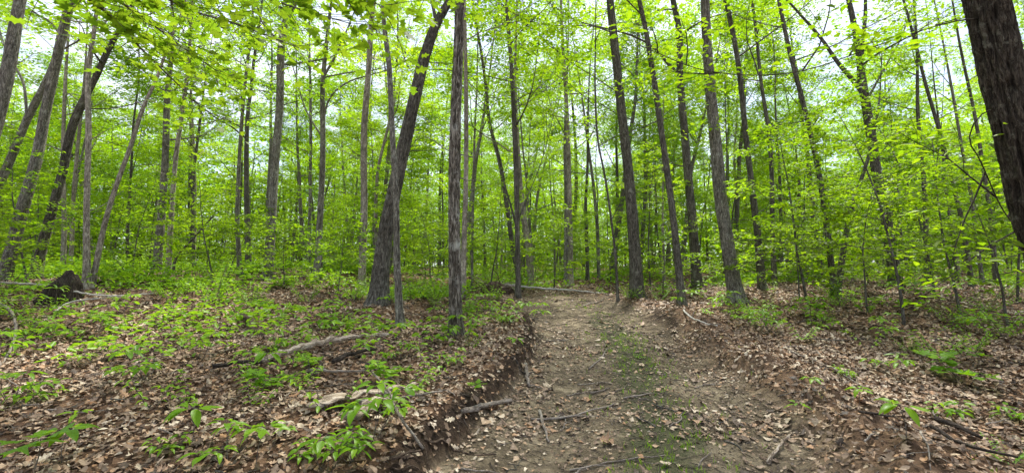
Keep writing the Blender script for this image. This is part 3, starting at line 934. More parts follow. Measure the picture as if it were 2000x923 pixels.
# --- right
PT('oak_tree', 'dark leaning trunk with black base standing in leaf litter at right', 'tree', W_([(1630, 586), (1622, 500), (1611, 400), (1601, 317), (1580, 211), (1552, 92), (1534, 0)], 16, 9), 10.2, BARK_DARK, 13, detail=2, seed=49, hs=5, lm='the dark black-based trunk')
PT('maple_tree', 'crooked trunk crossing rightwards behind the black-based trunk', 'tree', W_([(1632, 570), (1650, 480), (1662, 420), (1680, 370), (1700, 317)], 15, 9), 10.9, BARK_DARK, 6, seed=50, hs=3.2, limbs=6, limb_len=1.6, lm='the crossing trunk')
PT('oak_tree', 'big forked oak with heavy limbs spreading left near the top right', 'oak tree', [(1752, 560, 28), (1738, 470, 26), (1728, 400, 25), (1715, 340, 24), (1694, 220, 22), (1682, 160, 20), (1676, 120, 16), (1662, 50, 14), (1650, 0, 12)], 13, BARK_DARK, 17, detail=2, seed=51, hs=6, crown='c', forks=[[(1688, 185, 13), (1660, 150, 11), (1640, 127, 10), (1605, 77, 8), (1556, 21, 6)], [(1680, 140, 11), (1684, 90, 10), (1690, 30, 9), (1690, -20, 7)], [(1690, 200, 7), (1710, 165, 6), (1735, 120, 4)]], lm='the big forked oak')
PT('oak_tree', 'mid-size trunk hidden in leaf sprays right of the forked oak', 'tree', W_([(1812, 545), (1808, 470), (1805, 394), (1795, 317), (1785, 240)], 14, 9), 13, BARK_DARK, 13, seed=52, lm='the leaf-hidden trunk')
PT('oak_tree', 'dark slanting trunk leaning left between the forked oak and the right edge', 'tree', W_([(1900, 565), (1886, 480), (1873, 423), (1848, 338), (1823, 254), (1795, 162), (1780, 100)], 12, 8), 12, BARK_DARK, 12, seed=53, detail=1, lm='the slanting trunk')
PT('oak_tree', 'slim trunk behind the slanting one, leaning less', 'tree', W_([(1918, 545), (1908, 480), (1900, 423), (1876, 282), (1862, 180)], 11, 7), 15, BARK_GREY, 12, seed=54, lm='the slim trunk at right')
PT('oak_tree', 'straight dark trunk close to the huge right-edge trunk', 'tree', W_([(1946, 558), (1942, 500), (1936, 423), (1926, 330), (1914, 225)], 13, 9), 13, BARK_DARK, 13, seed=55, lm='the straight dark trunk')
PT('oak_tree', 'thin trunk behind leaf sprays left of the slanting trunk', 'tree', W_([(1868, 540), (1862, 460), (1855, 380), (1850, 300)], 8, 6), 17, BARK_DARK, 12, seed=56, lm='the thin trunk at right')
PT('oak_tree', 'huge dark furrowed trunk with lichen leaning in at the right edge', 'oak tree', [(2120, 800, 150), (2068, 535, 128), (2033, 410, 124), (2012, 300, 122), (1990, 200, 119), (1964, 92, 116), (1941, 0, 114)], 4.3, BARK_BIG, 15, detail=3, seed=57, hs=9, crown='c', flare=.2, stubs=0, lm='the huge right-edge trunk',
   forks=[[(1900, 25, 6), (1850, 45, 4), (1800, 60, 3), (1745, 78, 2)], [(1945, 195, 5), (1908, 232, 4), (1893, 268, 3.5), (1912, 308, 2.5)]])

# ------------------------------------------------------------------ wild tree prototypes
def proto_canopy(seed, H=17, r0=.15, hs=6, dens=40, leaf=.148, L0=3.6, limbs=12, bark=None, pole=False, lm_=None):
    T = Tree(seed, leaf=leaf, dens=dens, spread=.28, flat=.22)
    r = T.r
    n = 14
    P = [np.array([0, 0, -.15])]; d = nrm(np.array([r.normal(0, .07), r.normal(0, .07), 1]))
    for i in range(n):
        d = nrm(d + r.normal(0, .035, 3) * [1, 1, 0] + [0, 0, .03]); P.append(P[-1] + d * (H + .15) / n)
    P = np.array(P); S = spline(P, 40); rad = r0 * (1 - .93 * (np.linspace(0, 1, 40)) ** 1.1); rad[0] *= 1.5; rad[1] *= 1.12
    T.wood.tube(S, rad, 8)
    az = r.rand() * 6
    for i in range(limbs):
        t = (i + .5 * r.rand()) / limbs; z = hs + (H - hs) * t * .97
        j = int(np.argmin(np.abs(S[:, 2] - z))); az += 2.4 + r.normal(0, .4)
        el = R((8 + 45 * t) if pole else (25 + 40 * t)) + r.normal(0, .12)
        dv = np.array([math.cos(az) * math.cos(el), math.sin(az) * math.cos(el), math.sin(el)])
        T.limb(S[j], dv, L0 * (1.2 - .75 * t) * (.75 + .5 * r.rand()), max(.008, rad[j] * .4), 2, .03, 6, bare=.1)
    return T.wood.mesh('trunk', [bark or BARK_DARK]), T.finish_crown([lm_ or LEAF, bark or BARK_DARK]), getattr(T, 'nleaf', 0)


barks = [BARK_DARK, BARK_GREY, BARK_DARK, BARK_PALE, BARK_GREY, BARK_DARK]
CAN = [proto_canopy(100 + i, 15 + i * .9, .12 + .02 * (i % 3), 5 + i % 3, bark=barks[i], lm_=[LEAFD, LEAFD, LEAF, LEAFY, LEAF, LEAFD][i]) for i in range(6)]
POLE = [proto_canopy(200 + i, 8.5 + i, .045 + .012 * (i % 3), 2.2, dens=34, leaf=.115, L0=2.1, limbs=14, bark=barks[(i + 2) % 6], pole=True, lm_=[LEAF, LEAFD, LEAF, LEAF, LEAFD][i]) for i in range(5)]


def proto_sapling(seed, H=3.5, leaf=.085, tpl=TPL_S, dens=36, lo=.16):
    T = Tree(seed, leaf=leaf, tpl=tpl, dens=dens, spread=.075, flat=.28)
    r = T.r
    P = T.path((0, 0, -.05), (r.normal(0, .12), r.normal(0, .12), 1), H, 8, .05, .07)
    S = spline(P, 24); rad = (.011 + .004 * H) * (1 - .88 * np.linspace(0, 1, 24))
    T.wood.tube(S, rad, 6)
    az = r.rand() * 6; nl = int(4 + H * 3.6)
    for i in range(nl):
        t = lo + (.98 - lo) * (i + .5 * r.rand()) / nl; j = int(t * 23); az += 2.4 + r.normal(0, .5)
        el = R(4 + 30 * t) + r.normal(0, .1)
        dv = np.array([math.cos(az) * math.cos(el), math.sin(az) * math.cos(el), math.sin(el)])
        T.limb(S[j], dv, (.45 + .32 * H * (1.05 - t)) * (.75 + .5 * r.rand()), max(.004, rad[j] * .45), 2, -.005, 5, wob=.09, seg=4)
    return T.wood.mesh('trunk', [BARK_DARK]), T.finish_crown([LEAF, BARK_DARK]), getattr(T, 'nleaf', 0)


SAP = [proto_sapling(300 + i, h) for i, h in enumerate((1.7, 2.4, 3.0, 3.8, 4.6, 5.4))]
SAPN = [proto_sapling(320 + i, h, leaf=.095, tpl=tpl_ovate(3, .27, .25, .25), dens=26, lo=.27) for i, h in enumerate((1.5, 2.6, 3.6, 4.4))]
print('LEAFCOUNT', [c[2] for c in CAN + POLE + SAP + SAPN])

occupied = [(a, b) for a, b, _ in LM]


def nearest_lm(x, y, lms):
    i = min(range(len(lms)), key=lambda k: (lms[k][0] - x) ** 2 + (lms[k][1] - y) ** 2)
    return lms[i]


PENDING = []     # (object, x, y, description, noun)


def place(proto, name, x, y, rz, s, desc, cat, group, matname='crown', zoff=-.03):
    e = empty(name, (x, y, hz(x, y) + zoff), None, cat, group, rz, s)
    obj('trunk', proto[0], e); obj(matname, proto[1], e)
    PENDING.append((e, x, y, desc))
    return e


def label_pending():
    """each label names the nearest landmark, the side of it and the rank of nearness"""
    items = {}
    for e, x, y, desc in PENDING:
        lx, ly, ph = nearest_lm(x, y, LM)
        dx, dy = x - lx, y - ly
        if abs(dx) > abs(dy): side = 'right of' if dx > 0 else 'left of'
        else: side = 'behind' if dy > 0 else 'in front of'
        items.setdefault((desc, side, ph), []).append((math.hypot(dx, dy), e))
    ords = ['', 'second ', 'third ', 'fourth ', 'fifth ', 'sixth ', 'seventh ', 'eighth ', 'ninth ', 'tenth ', 'eleventh ', 'twelfth ', 'thirteenth ', 'fourteenth ', 'fifteenth ', 'sixteenth ']
    for (desc, side, ph), l in items.items():
        l.sort(key=lambda a: a[0])
        for i, (d_, e) in enumerate(l):
            if len(l) == 1: e['label'] = '%s %s %s' % (desc, side, ph)
            else: e['label'] = '%s %s %s, %snearest to it' % (desc, side, ph, ords[min(i, 15)])


def wild_trees():
    rng = np.random.RandomState(21)
    def run(n, protos, d0, d1, gap, name, descs, cat, group, srange, half=1.25, clear=None):
        k = 0; tries = 0
        while k < n and tries < n * 60:
            tries += 1
            y = math.sqrt(rng.rand() * (d1 ** 2 - d0 ** 2) + d0 ** 2); x = (rng.rand() * 2 - 1) * (half * y + 2)
            if clear and clear(x, y): continue
            if any((x - a) ** 2 + (y - b) ** 2 < gap ** 2 for a, b in occupied): continue
            occupied.append((x, y)); i = rng.randint(len(protos))
            place(protos[i], name, x, y, rng.rand() * 6.28, srange[0] + (srange[1] - srange[0]) * rng.rand(), descs[i % len(descs)], cat, group)
            k += 1
    run(116, CAN, 15.5, 62, 2.3, 'forest_tree', ['tall dark forest tree', 'tall grey forest tree'], 'tree', 'tall trees deeper in the woods', (.85, 1.15))
    run(132, POLE, 14, 52, 1.3, 'young_tree', ['slim young leafy tree', 'thin young pole tree'], 'tree', 'young trees deeper in the woods', (.8, 1.2))
    def near_clear(x, y):
        xl, xr = road_edges(y)
        return (xl - 1.6 < x < xr + .8 and y < 12.5) or y < 8.5 and -6 < x < 4 or (abs(x + .3) < 2.5 and y < 11.5)
    run(125, SAP, 9.5, 34, .9, 'sapling', ['leafy beech sapling', 'green understory sapling'], 'sapling', 'leafy saplings of the understory', (.75, 1.2), clear=near_clear)


wild_trees()

hand_saps = [  # px, depth, proto, scale, desc
    (1758, 7.6, 3, .95, 'tall beech sapling with layered sprays and thin bare stem'),
    (1690, 8.6, 1, 1.0, 'beech sapling with drooping leaf sprays'),
    (1870, 8.2, 2, 1.0, 'beech sapling with wide flat leaf sprays'),
    (1960, 7.4, 1, 1.0, 'bushy beech sapling'),
    (1560, 9.8, 1, .9, 'small beech sapling'),
    (1980, 9.5, 3, .9, 'tall spreading beech sapling'),
    (1820, 10.0, 3, 1.0, 'tall spreading beech sapling'),
    (1420, 11.4, 0, 1.0, 'small beech sapling'),
    (1290, 11.6, 0, 1.0, 'low leafy sapling'),
    (60, 9.6, 2, .9, 'bushy maple sapling'),
    (-40, 8.0, 1, .9, 'bushy maple sapling'),
    (260, 11.0, 1, 1.0, 'leafy maple sapling'),
    (420, 11.2, 2, .85, 'leafy maple sapling'),
    (560, 11.0, 0, 1.0, 'low leafy sapling'),
    (660, 10.8, 0, 1.1, 'low leafy sapling'),
    (840, 11.0, 1, .85, 'leafy maple sapling'),
    (955, 12.4, 2, .9, 'leafy maple sapling'),
    (1080, 13.0, 1, 1.0, 'leafy maple sapling'),
]
for i, (px, D, k, s, desc) in enumerate(hand_saps):
    x = (px - 1000) / FPX * D
    place(SAPN[k], 'sapling', x, D, i * 2.1, s, desc, 'sapling', 'leafy saplings of the understory')

# ------------------------------------------------------------------ overhanging maple branches, top left (from a maple just outside the frame)
def maple_overhang():
    T = Tree(77, leaf=.10, tpl=TPL_MAP, dens=15, spread=.15, flat=.38)
    r = T.r
    bx, by = -3.7, 2.3
    bz = hz(bx, by)
    P = np.array([[0, 0, -.1], [.05, 0, 1.5], [0, .05, 3.0], [.1, .1, 5.0], [.1, .2, 8.0]])
    S = spline(P, 50)
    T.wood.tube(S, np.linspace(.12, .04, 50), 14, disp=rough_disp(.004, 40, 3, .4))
    base = np.array([bx, by, bz])
    arcs = [  # start height, then photo pixels with depth
        (3.4, [(120, -60, 3.0), (260, 20, 3.6), (360, 95, 4.2), (440, 150, 4.6)]),
        (3.7, [(200, -90, 3.0), (350, 10, 3.5), (470, 50, 4.0), (600, 100, 4.4)]),
        (3.9, [(300, -130, 3.0), (450, -30, 3.4), (560, 10, 3.6), (680, 45, 3.9)]),
        (3.3, [(60, -70, 2.9), (190, 10, 3.4), (290, 110, 4.2), (400, 215, 5.0)]),
        (4.0, [(400, -140, 2.8), (560, -70, 3.0), (650, -25, 3.2), (740, 10, 3.3)]),
        (4.1, [(560, -160, 2.9), (660, -80, 3.1), (760, -30, 3.4), (860, 0, 3.8)]),
    ]
    for h, pts in arcs:
        Q = [np.array([.03, .08, h])] + [at_depth(*p) - base for p in pts]
        B = spline(np.array(Q), 22)
        T.wood.tube(B, np.linspace(.022, .004, 22), 6, cap=False)
        for j in range(6, 22):
            for sgn in (-1, 1):
                d = nrm(B[min(j + 1, 21)] - B[j - 1]); side = nrm(np.cross(d, [0, 0, 1.0])) * sgn
                Pp = T.path(B[j], d * .7 + side * .8 + [0, 0, -.12], .30 + .4 * r.rand(), 4, -.03, .12)
                T.crown.tube(Pp, np.linspace(.004, .0015, 5), 3, m=1, cap=False)
                T.leaves_on(Pp, .1, .8)
    # upper crown
    for i in range(7):
        a = i * 2.4; j = 25 + i * 3
        T.limb(S[min(j, 49)], (math.cos(a), math.sin(a), .5), 2.2, .02, 2, .03, 5, mult=.35)
    root = empty('maple_tree', base, 'maple just outside the left edge whose yellow-green boughs hang across the top left', 'maple tree')
    obj('trunk', T.wood.mesh('trunk', [BARK_GREY]), root)
    obj('crown', T.finish_crown([LEAFY, BARK_DARK]), root)


maple_overhang()


# ------------------------------------------------------------------ undergrowth stuff and far woods
def undergrowth():
    rng = np.random.RandomState(31)
    mb = MB()
    n = 80000
    Y = 5 + (rng.rand(n) ** 1.5) * 37
    X = (rng.rand(n) * 2 - 1) * (1.25 * Y + 1)
    xl, xr = road_edges(Y)
    clump = fbm(X * .5, Y * .5, 21, 3)
    side = np.where(X < xl, 1.0, .6)
    near = np.where(X < xl, sst(5.0, 11.5, Y) * .95 + .015, sst(8.3, 13.5, Y) + .012)
    keep = (rng.rand(n) < near * side * sst(-.15, .3, clump)) & ~((X > xl - .8) & (X < xr + .4) & (Y < 12.6))
    X, Y = X[keep], Y[keep]; n = len(X)
    h = (.08 + .5 * rng.rand(n) ** 1.4) * (.5 + .8 * sst(-.2, .5, fbm(X * .8, Y * .8, 5, 2))) * (.35 + .65 * sst(6, 14, Y))
    m = 4
    Xr = np.repeat(X, m) + rng.normal(0, .07, n * m); Yr = np.repeat(Y, m) + rng.normal(0, .07, n * m)
    Z = height(Xr, Yr) + np.repeat(h, m) * (.55 + .5 * rng.rand(n * m)) + .02
    P = np.stack([Xr, Yr, Z], -1)
    th = rng.rand(n * m) * 6.28
    D = np.stack([np.cos(th), np.sin(th), -.1 + 0 * th], -1)
    Nn = np.array([0, 0, 1.0]) + rng.normal(0, .38, (n * m, 3))
    S = (.06 + .05 * rng.rand(n * m)) * (1 + .02 * np.repeat(Y, m))
    v, f, va = scatter_leaves(TPL_S, P, Nn, D, S, rng=rng); mb.add(v, f, 0, va)
    # stems
    sx = np.stack([X, Y, height(X, Y)], -1); w_ = .003
    V = np.stack([sx + [-w_, 0, 0], sx + [w_, 0, 0], sx + np.stack([0 * h + w_, rng.normal(0, .03, n), h], -1)], 1).reshape(-1, 3)
    mb.add(V, np.arange(n * 3).reshape(-1, 3), 1, 0)
    tag(obj('undergrowth', mb.mesh('undergrowth', [LEAFG, BARK_DARK], False)), 'low bright green seedlings covering the ground under the trees', 'undergrowth', kind='stuff')


undergrowth()


def far_woods():
    rng = np.random.RandomState(41)
    mb = MB()
    for i in range(260):
        a = (rng.rand() * 2 - 1) * R(62); d = 60 + 50 * rng.rand(); x, y = math.sin(a) * d, math.cos(a) * d
        z = hz(x, y); Hh = 9 + 8 * rng.rand(); lx = rng.normal(0, .6)
        mb.tube(np.array([[x, y, z - .2], [x + lx * .4, y, z + Hh * .5], [x + lx, y, z + Hh]]), [.17, .12, .04], 5, m=1, cap=False)
    n = 300000
    cn = 3800
    a = (rng.rand(cn) * 2 - 1) * R(64); d = 55 + 60 * rng.rand(cn)
    cx, cyy = np.sin(a) * d, np.cos(a) * d
    czz = height(cx, cyy) + 1 + 15 * rng.rand(cn) ** 1.25
    k = rng.randint(0, cn, n)
    P = np.stack([cx[k], cyy[k], czz[k]], -1) + rng.normal(0, 1, (n, 3)) * [1.9, 1.9, .75]
    Nn = np.array([0, 0, 1.0]) + rng.normal(0, .5, (n, 3)); D = rng.normal(0, 1, (n, 3)) * [1, 1, .3]
    v, f, va = scatter_leaves(TPL_S, P, Nn, D, .34 + .25 * rng.rand(n), rng=rng); mb.add(v, f, 0, va)
    tag(obj('distant_woods', mb.mesh('distant_woods', [LEAF, BARK_DARK], False)), 'bright green far-off woodland seen through the trunks as one mass', 'woods', kind='stuff')


far_woods()

# ------------------------------------------------------------------ logs, sticks, stump, root mass
def gpath(pix, lift=.01, rise=None):
    out_ = []
    for i, (px, py) in enumerate(pix):
        g = ground_at(px, py)
        z = lift + (rise[i] if rise else 0)
        out_.append([g[0], g[1], g[2] + z])
    return np.array(out_)


def stick(name, label, cat, pix, wpx, mat, group=None, rise=None, deps=None, seed=0, seg=8, taper=.45, twigs=0, rough=.12, flat=1.0, lm=None):
    P = gpath(pix, 0, rise) if deps is None else np.array([at_depth(*p, d) for p, d in zip(pix, deps)])
    D0 = P[:, 1].mean()
    r0 = wpx / 2 * D0 / FPX
    r = np.random.RandomState(seed)
    n = max(8, int(np.linalg.norm(P[-1] - P[0]) / .05))
    S = spline(P, n)
    if rise is None:
        gz = height(S[:, 0], S[:, 1])
        tt = np.linspace(0, 1, n); line = gz[0] * (1 - tt) + gz[-1] * tt
        line = line + np.max(gz - line) * .75
        big = 1.0 if wpx > 6 else .35
        lift = (.012 if wpx <= 5 else .03) if masks(S[n // 2, 0], S[n // 2, 1])[0] < .5 else .004
        S[:, 2] = line * big + np.maximum(gz, S[:, 2] - .02) * (1 - big) + r0 * .8 * flat + lift + (.035 if flat < 1 else 0)
    S += r.normal(0, r0 * .22, S.shape)
    base = S[0].copy(); S = S - base
    mb = MB()
    rad = r0 * (1 - taper * np.linspace(0, 1, n)) * (1 + rough * (fbm(np.arange(n) * .5, seed * 3.3 + 0 * np.arange(n), 0, 2)))
    if flat < 1:
        k0 = len(mb.V)
        mb.tube(S, rad, seg, disp=lambda rr, th, PP: rr * (1 + .25 * fbm(np.cos(th)[None] * 3 + seed, np.sin(th)[None] * 3, PP[:, :1] * 6, 2)))
        V = mb.V[k0]; c = np.repeat(S, seg, 0); V[:, 2] = c[:, 2] + (V[:, 2] - c[:, 2]) * flat
    else:
        mb.tube(S, rad, seg, disp=(lambda rr, th, PP: rr * (1 + .3 * fbm(np.cos(th)[None] * 2 + seed, np.sin(th)[None] * 2, PP[:, :1] * 5, 3))) if seg > 6 else None)
    for i in range(twigs):
        j = r.randint(n // 4, n - 1); a = r.rand() * 6.28; dd = nrm(S[min(j + 1, n - 1)] - S[j - 1])
        side = nrm(np.cross(dd, [0, 0, 1])) * r.choice([-1, 1])
        L_ = (.12 + .25 * r.rand()); q = S[j] + (dd * .8 + side * .7 + [0, 0, .1]) * L_
        mb.tube(np.array([S[j], (S[j] + q) / 2 + r.normal(0, .012, 3), q]), [rad[j] * .5, rad[j] * .4, rad[j] * .2], 5, cap=False)
    zax = nrm(S[-1] - S[0]); xax = nrm(np.cross([0, 0, 1.0], zax) + 1e-6); yax = np.cross(zax, xax)
    Rm = np.stack([xax, yax, zax], 1)
    mb.V = [v @ Rm for v in mb.V]
    o = tag(obj(name, mb.mesh(name, [mat]), None, base), label, cat, group)
    o.rotation_mode = 'QUATERNION'
    import mathutils
    o.rotation_quaternion = mathutils.Matrix(Rm.tolist()).to_quaternion()
    if lm: LM.append((base[0] + S[n // 2][0], base[1] + S[n // 2][1], lm))
    return o


stick('rotten_log', 'pale split rotten log lying in the leaves left of the shaggy trunk', 'log', [(512, 716), (600, 694), (680, 678), (765, 664)], 15, WOOD_OLD, seed=1, seg=18, taper=.55, rough=.5, lm='the pale rotten log')
stick('rotten_log', 'dark crumbling log end left of the pale split log', 'log', [(415, 730), (460, 728), (512, 722)], 12, WOOD_ROT, seed=2, seg=14, taper=.2, rough=.5, flat=.6, lm='the dark crumbling log')
stick('bark_slab', 'long flat weathered bark slab on the bank below the shaggy trunk', 'bark', [(612, 812), (660, 800), (709, 784), (770, 776), (818, 768)], 34, WOOD_OLD, seed=3, seg=12, taper=.3, rough=.7, flat=.2, lm='the weathered bark slab')
stick('bark_slab', 'short splintered wood slab just in front of the long bark slab', 'bark', [(690, 838), (730, 812), (768, 796)], 32, WOOD_OLD, seed=33, seg=10, taper=.5, rough=.7, flat=.22)
stick('branch', 'long grey stick lying across the bark slab', 'stick', [(696, 799), (783, 788), (862, 776)], 7, WOOD_GREY, seed=4, rise=[.06, .05, .05], lm='the stick across the slab')
stick('rotten_log', 'short grey log lying at the foot of the bank', 'log', [(903, 812), (950, 800), (997, 786)], 9, WOOD_GREY, seed=5, seg=16, taper=.15, rough=.4, lm='the short grey log')
stick('branch', 'short pale broken stick standing off the slab to the right', 'stick', [(746, 768), (760, 748), (776, 728)], 9, WOOD_GREY, seed=6, taper=.3)
stick('branch', 'thin dark branch propped over the big-leaved seedling down to the bank', 'branch', [(722, 758), (760, 800), (785, 850), (827, 886)], 4, WOOD_GREY, seed=7, rise=[.16, .14, .10, .02], taper=-.3)
stick('branch', 'thin grey stick lying left of the short log pieces under the pale log', 'stick', [(600, 732), (660, 735), (722, 732)], 6, WOOD_GREY, seed=8)
stick('branch', 'dark stick beside the pale rotten log, parallel to it', 'stick', [(650, 716), (690, 700), (735, 688)], 9, WOOD_ROT, seed=9)
stick('curled_root', 'curled brown root poking out of the leaves far left of the pale log', 'root', [(470, 628), (486, 640), (500, 655), (522, 662)], 12, ROOT, seed=10, rise=[.10, .10, .05, -.01], lm='the curled root')
stick('fallen_log', 'long bleached fallen log lying behind the end of the track', 'log', [(985, 554), (1040, 561), (1110, 566), (1185, 573)], 4.5, WOOD_WHITE, seed=11, rise=[.3, .2, .1, .05], deps=[12.3, 12.2, 12.1, 12.0], seg=12, taper=.5, lm='the bleached fallen log')
stick('branch', 'pale bare branch reaching across the left edge above the litter', 'branch', [(-20, 578), (87, 580), (150, 590), (215, 594), (300, 586)], 4, WOOD_WHITE, seed=12, rise=[.25, .22, .18, .15, .12], twigs=4)
stick('branch', 'curved pale branch at the left edge, nearest the camera there', 'branch', [(-10, 608), (20, 632), (30, 664), (18, 700), (-8, 730)], 6, WOOD_GREY, seed=13, rise=[.18, .18, .14, .08, .02])
stick('branch', 'pale thin twig branch below the bare left branch, running off the dark stump', 'branch', [(105, 614), (135, 600), (196, 594), (250, 590)], 3.5, WOOD_WHITE, seed=14, rise=[.03, .08, .1, .1])
# sticks on and beside the track
st = 'sticks on the dirt track'
stick('branch', 'long crooked pale-grey branch lying crosswise in the middle of the track', 'stick', [(1037, 822), (1115, 817), (1159, 804), (1202, 792)], 5, WOOD_GREY, st, seed=15, twigs=3, lm='the crooked track branch')
stick('branch', 'short pale stick on the track just above the crooked branch', 'stick', [(1154, 772), (1189, 761)], 4, WOOD_GREY, st, seed=16)
stick('branch', 'pale stick on the track right of the crooked branch', 'stick', [(1218, 781), (1245, 776), (1272, 770)], 4, WOOD_GREY, st, seed=17, lm='the pale track stick')
stick('branch', 'thin stick slanting up the track beyond the crooked branch', 'stick', [(1150, 724), (1168, 706), (1186, 683)], 3, WOOD_GREY, st, seed=18, lm='the slanting track stick')
stick('branch', 'brown stick pointing along the track below the crooked branch', 'stick', [(1054, 806), (1062, 836), (1071, 868)], 7, WOOD_GREY, st, seed=19)
stick('branch', 'short thick pale stick against the foot of the bank', 'stick', [(1026, 715), (1029, 735), (1033, 757)], 8, WOOD_GREY, st, seed=20, lm='the stick by the bank')
stick('branch', 'dark short stick on the track right of the brown stick', 'stick', [(1244, 818), (1262, 827), (1281, 835)], 4, BARK_DARK, st, seed=21)
stick('branch', 'long dark root-like stick at the bottom of the bank', 'stick', [(829, 861), (884, 892), (925, 895), (967, 892)], 5, ROOT, st, seed=22, twigs=2, lm='the root-like stick')
stick('branch', 'thick bent root piece at the bottom edge left of the track', 'root', [(762, 918), (790, 903), (820, 905)], 9, ROOT, seed=23)
stick('branch', 'long thin branch along the bottom edge of the track', 'stick', [(1112, 923), (1170, 912), (1224, 900), (1299, 894)], 4, WOOD_GREY, st, seed=24, twigs=3, lm='the bottom-edge branch')
stick('branch', 'bent pale driftwood-like stick at the bottom right of the track', 'stick', [(1500, 908), (1512, 890), (1526, 876), (1546, 851)], 8, WOOD_OLD, st, seed=25, lm='the bent pale stick')
stick('branch', 'pale stick beside the track edge in front of the thick grey trunk', 'stick', [(1335, 609), (1362, 627), (1401, 641)], 4, WOOD_WHITE, seed=26, lm='the pale edge stick')
stick('branch', 'thick dark half-buried branch in the litter at lower right', 'branch', [(1826, 828), (1872, 846), (1918, 866)], 10, WOOD_ROT, seed=27, lm='the half-buried branch')
stick('branch', 'long dark branch below the half-buried one at lower right', 'branch', [(1820, 853), (1899, 889), (1990, 918)], 8, WOOD_ROT, seed=28)
stick('branch', 'long grey branch lying down the right berm', 'branch', [(1540, 687), (1590, 708), (1637, 729), (1702, 768)], 4, WOOD_GREY, seed=29, twigs=4, lm='the long berm branch')
stick('branch', 'thin dark branch lying level in the litter right of the track', 'branch', [(1556, 667), (1630, 668), (1716, 669)], 3, BARK_DARK, seed=30, lm='the level dark branch')
stick('branch', 'forked grey twig at the bottom right beside the green seedling', 'stick', [(1798, 858), (1812, 885), (1818, 920)], 4, WOOD_GREY, seed=31, twigs=3, rise=[.05, .03, .0])
stick('branch', 'thin dark stick slanting across the right wheel rut', 'stick', [(1274, 791), (1318, 806), (1377, 822)], 3, BARK_DARK, st, seed=32, twigs=2)
stick('branch', 'small curved twig at the bottom of the right wheel rut', 'stick', [(1364, 914), (1372, 898), (1390, 886)], 3, WOOD_GREY, st, seed=34)
stick('branch', 'thin dark stick across the right rut above the curved twig', 'stick', [(1415, 862), (1440, 872), (1452, 890)], 3.5, BARK_DARK, st, seed=35)
stick('branch', 'short level dark stick on the right berm', 'stick', [(1678, 810), (1712, 812), (1748, 817)], 5, WOOD_ROT, seed=36)
stick('branch', 'pale short stick at the far end of the track', 'stick', [(1140, 600), (1160, 594), (1176, 588)], 3, WOOD_GREY, st, seed=37)
stick('branch', 'pale level stick halfway up the left wheel rut', 'stick', [(1064, 668), (1110, 664)], 2.5, WOOD_GREY, st, seed=38)


def random_sticks():
    rng = np.random.RandomState(51)
    k = 0
    while k < 120:
        y = 2.6 + 7.5 * rng.rand() ** 1.2; x = (rng.rand() * 2 - 1) * (1.1 * y)
        road = float(masks(x, y)[0])
        if rng.rand() > (.95 if road > .5 else .30): continue
        L_ = .15 + .5 * rng.rand() ** 1.5; a = rng.normal(.1, .6); r_ = .003 + .005 * rng.rand()
        n = 9; t = np.linspace(-.5, .5, n)
        xs = x + t * L_ * math.cos(a) + rng.normal(0, .006, n) + math.sin(a) * .12 * L_ * (t * 2) ** 2 * rng.choice([-1, 1]); ys = y + t * L_ * math.sin(a) + rng.normal(0, .006, n)
        zs = height(xs, ys) + r_ + (.004 if road > .5 else .03)
        S = np.stack([xs, ys, zs], -1); b = S[n // 2].copy(); S -= b
        mb = MB(); mb.tube(S, r_ * np.linspace(1, .5, n), 6)
        if rng.rand() < .5:
            j = 3; q = S[j] + np.array([math.cos(a + .7), math.sin(a + .7), .05]) * L_ * .35
            mb.tube(np.array([S[j], (S[j] + q) / 2, q]), [r_ * .6, r_ * .5, r_ * .3], 4, cap=False)
        m = [WOOD_GREY, BARK_DARK, TWIG, WOOD_GREY][rng.randint(4)]
        o = tag(obj('twig', mb.mesh('twig', [m]), None, b), None, 'twig', 'thin fallen twigs on and beside the track')
        PENDING.append((o, b[0], b[1], ('pale' if m is WOOD_GREY else 'dark') + (' track twig' if road > .5 else ' litter twig')))
        k += 1


def stump():
    g = ground_at(128, 612)
    g = np.array([g[0], 8.3, hz(g[0], 8.3)])
    x0 = (122 - 1000) / FPX * 8.3
    g = np.array([x0, 8.3, hz(x0, 8.3)])
    n, k = 40, 26
    th = np.arange(n) * 2 * PI / n
    zz = np.linspace(-.12, 1, k)
    V = []
    for i, z in enumerate(zz):
        rr = .22 * (1.3 - .75 * max(z, 0) ** 1.3)
        rr = rr * (1 + .22 * fbm(np.cos(th) * 2, np.sin(th) * 2, z * 1.2, 3) + .30 * np.abs(fbm(np.cos(th) * 7, np.sin(th) * 7, z * 1.5, 3)))
        top = .40 * (1 + .2 * fbm(np.cos(th) * 1.5 + 4, np.sin(th) * 1.5, 0, 2)) + .12 * np.cos(th + .5)
        V.append(np.stack([np.cos(th) * rr * 1.15 + .1 * z, np.sin(th) * rr, top * z], -1))
    V = np.concatenate(V)
    i = np.arange(k - 1)[:, None] * n; j = np.arange(n)[None]; F = np.stack([i + j, i + (j + 1) % n, i + n + (j + 1) % n, i + n + j], -1).reshape(-1, 4)
    mb = MB(); mb.add(V, F)
    c = len(V); mb.add(np.vstack([V[-n:], V[-n:].mean(0) - [0, 0, .08]]), np.stack([np.arange(n), (np.arange(n) + 1) % n, np.full(n, n)], -1))
    tag(obj('tree_stump', mb.mesh('tree_stump', [WOOD_ROT]), None, g), 'black rotten pointed stump left of the pale twin stems', 'stump')
    LM.append((g[0], g[1], 'the black stump'))


stump()


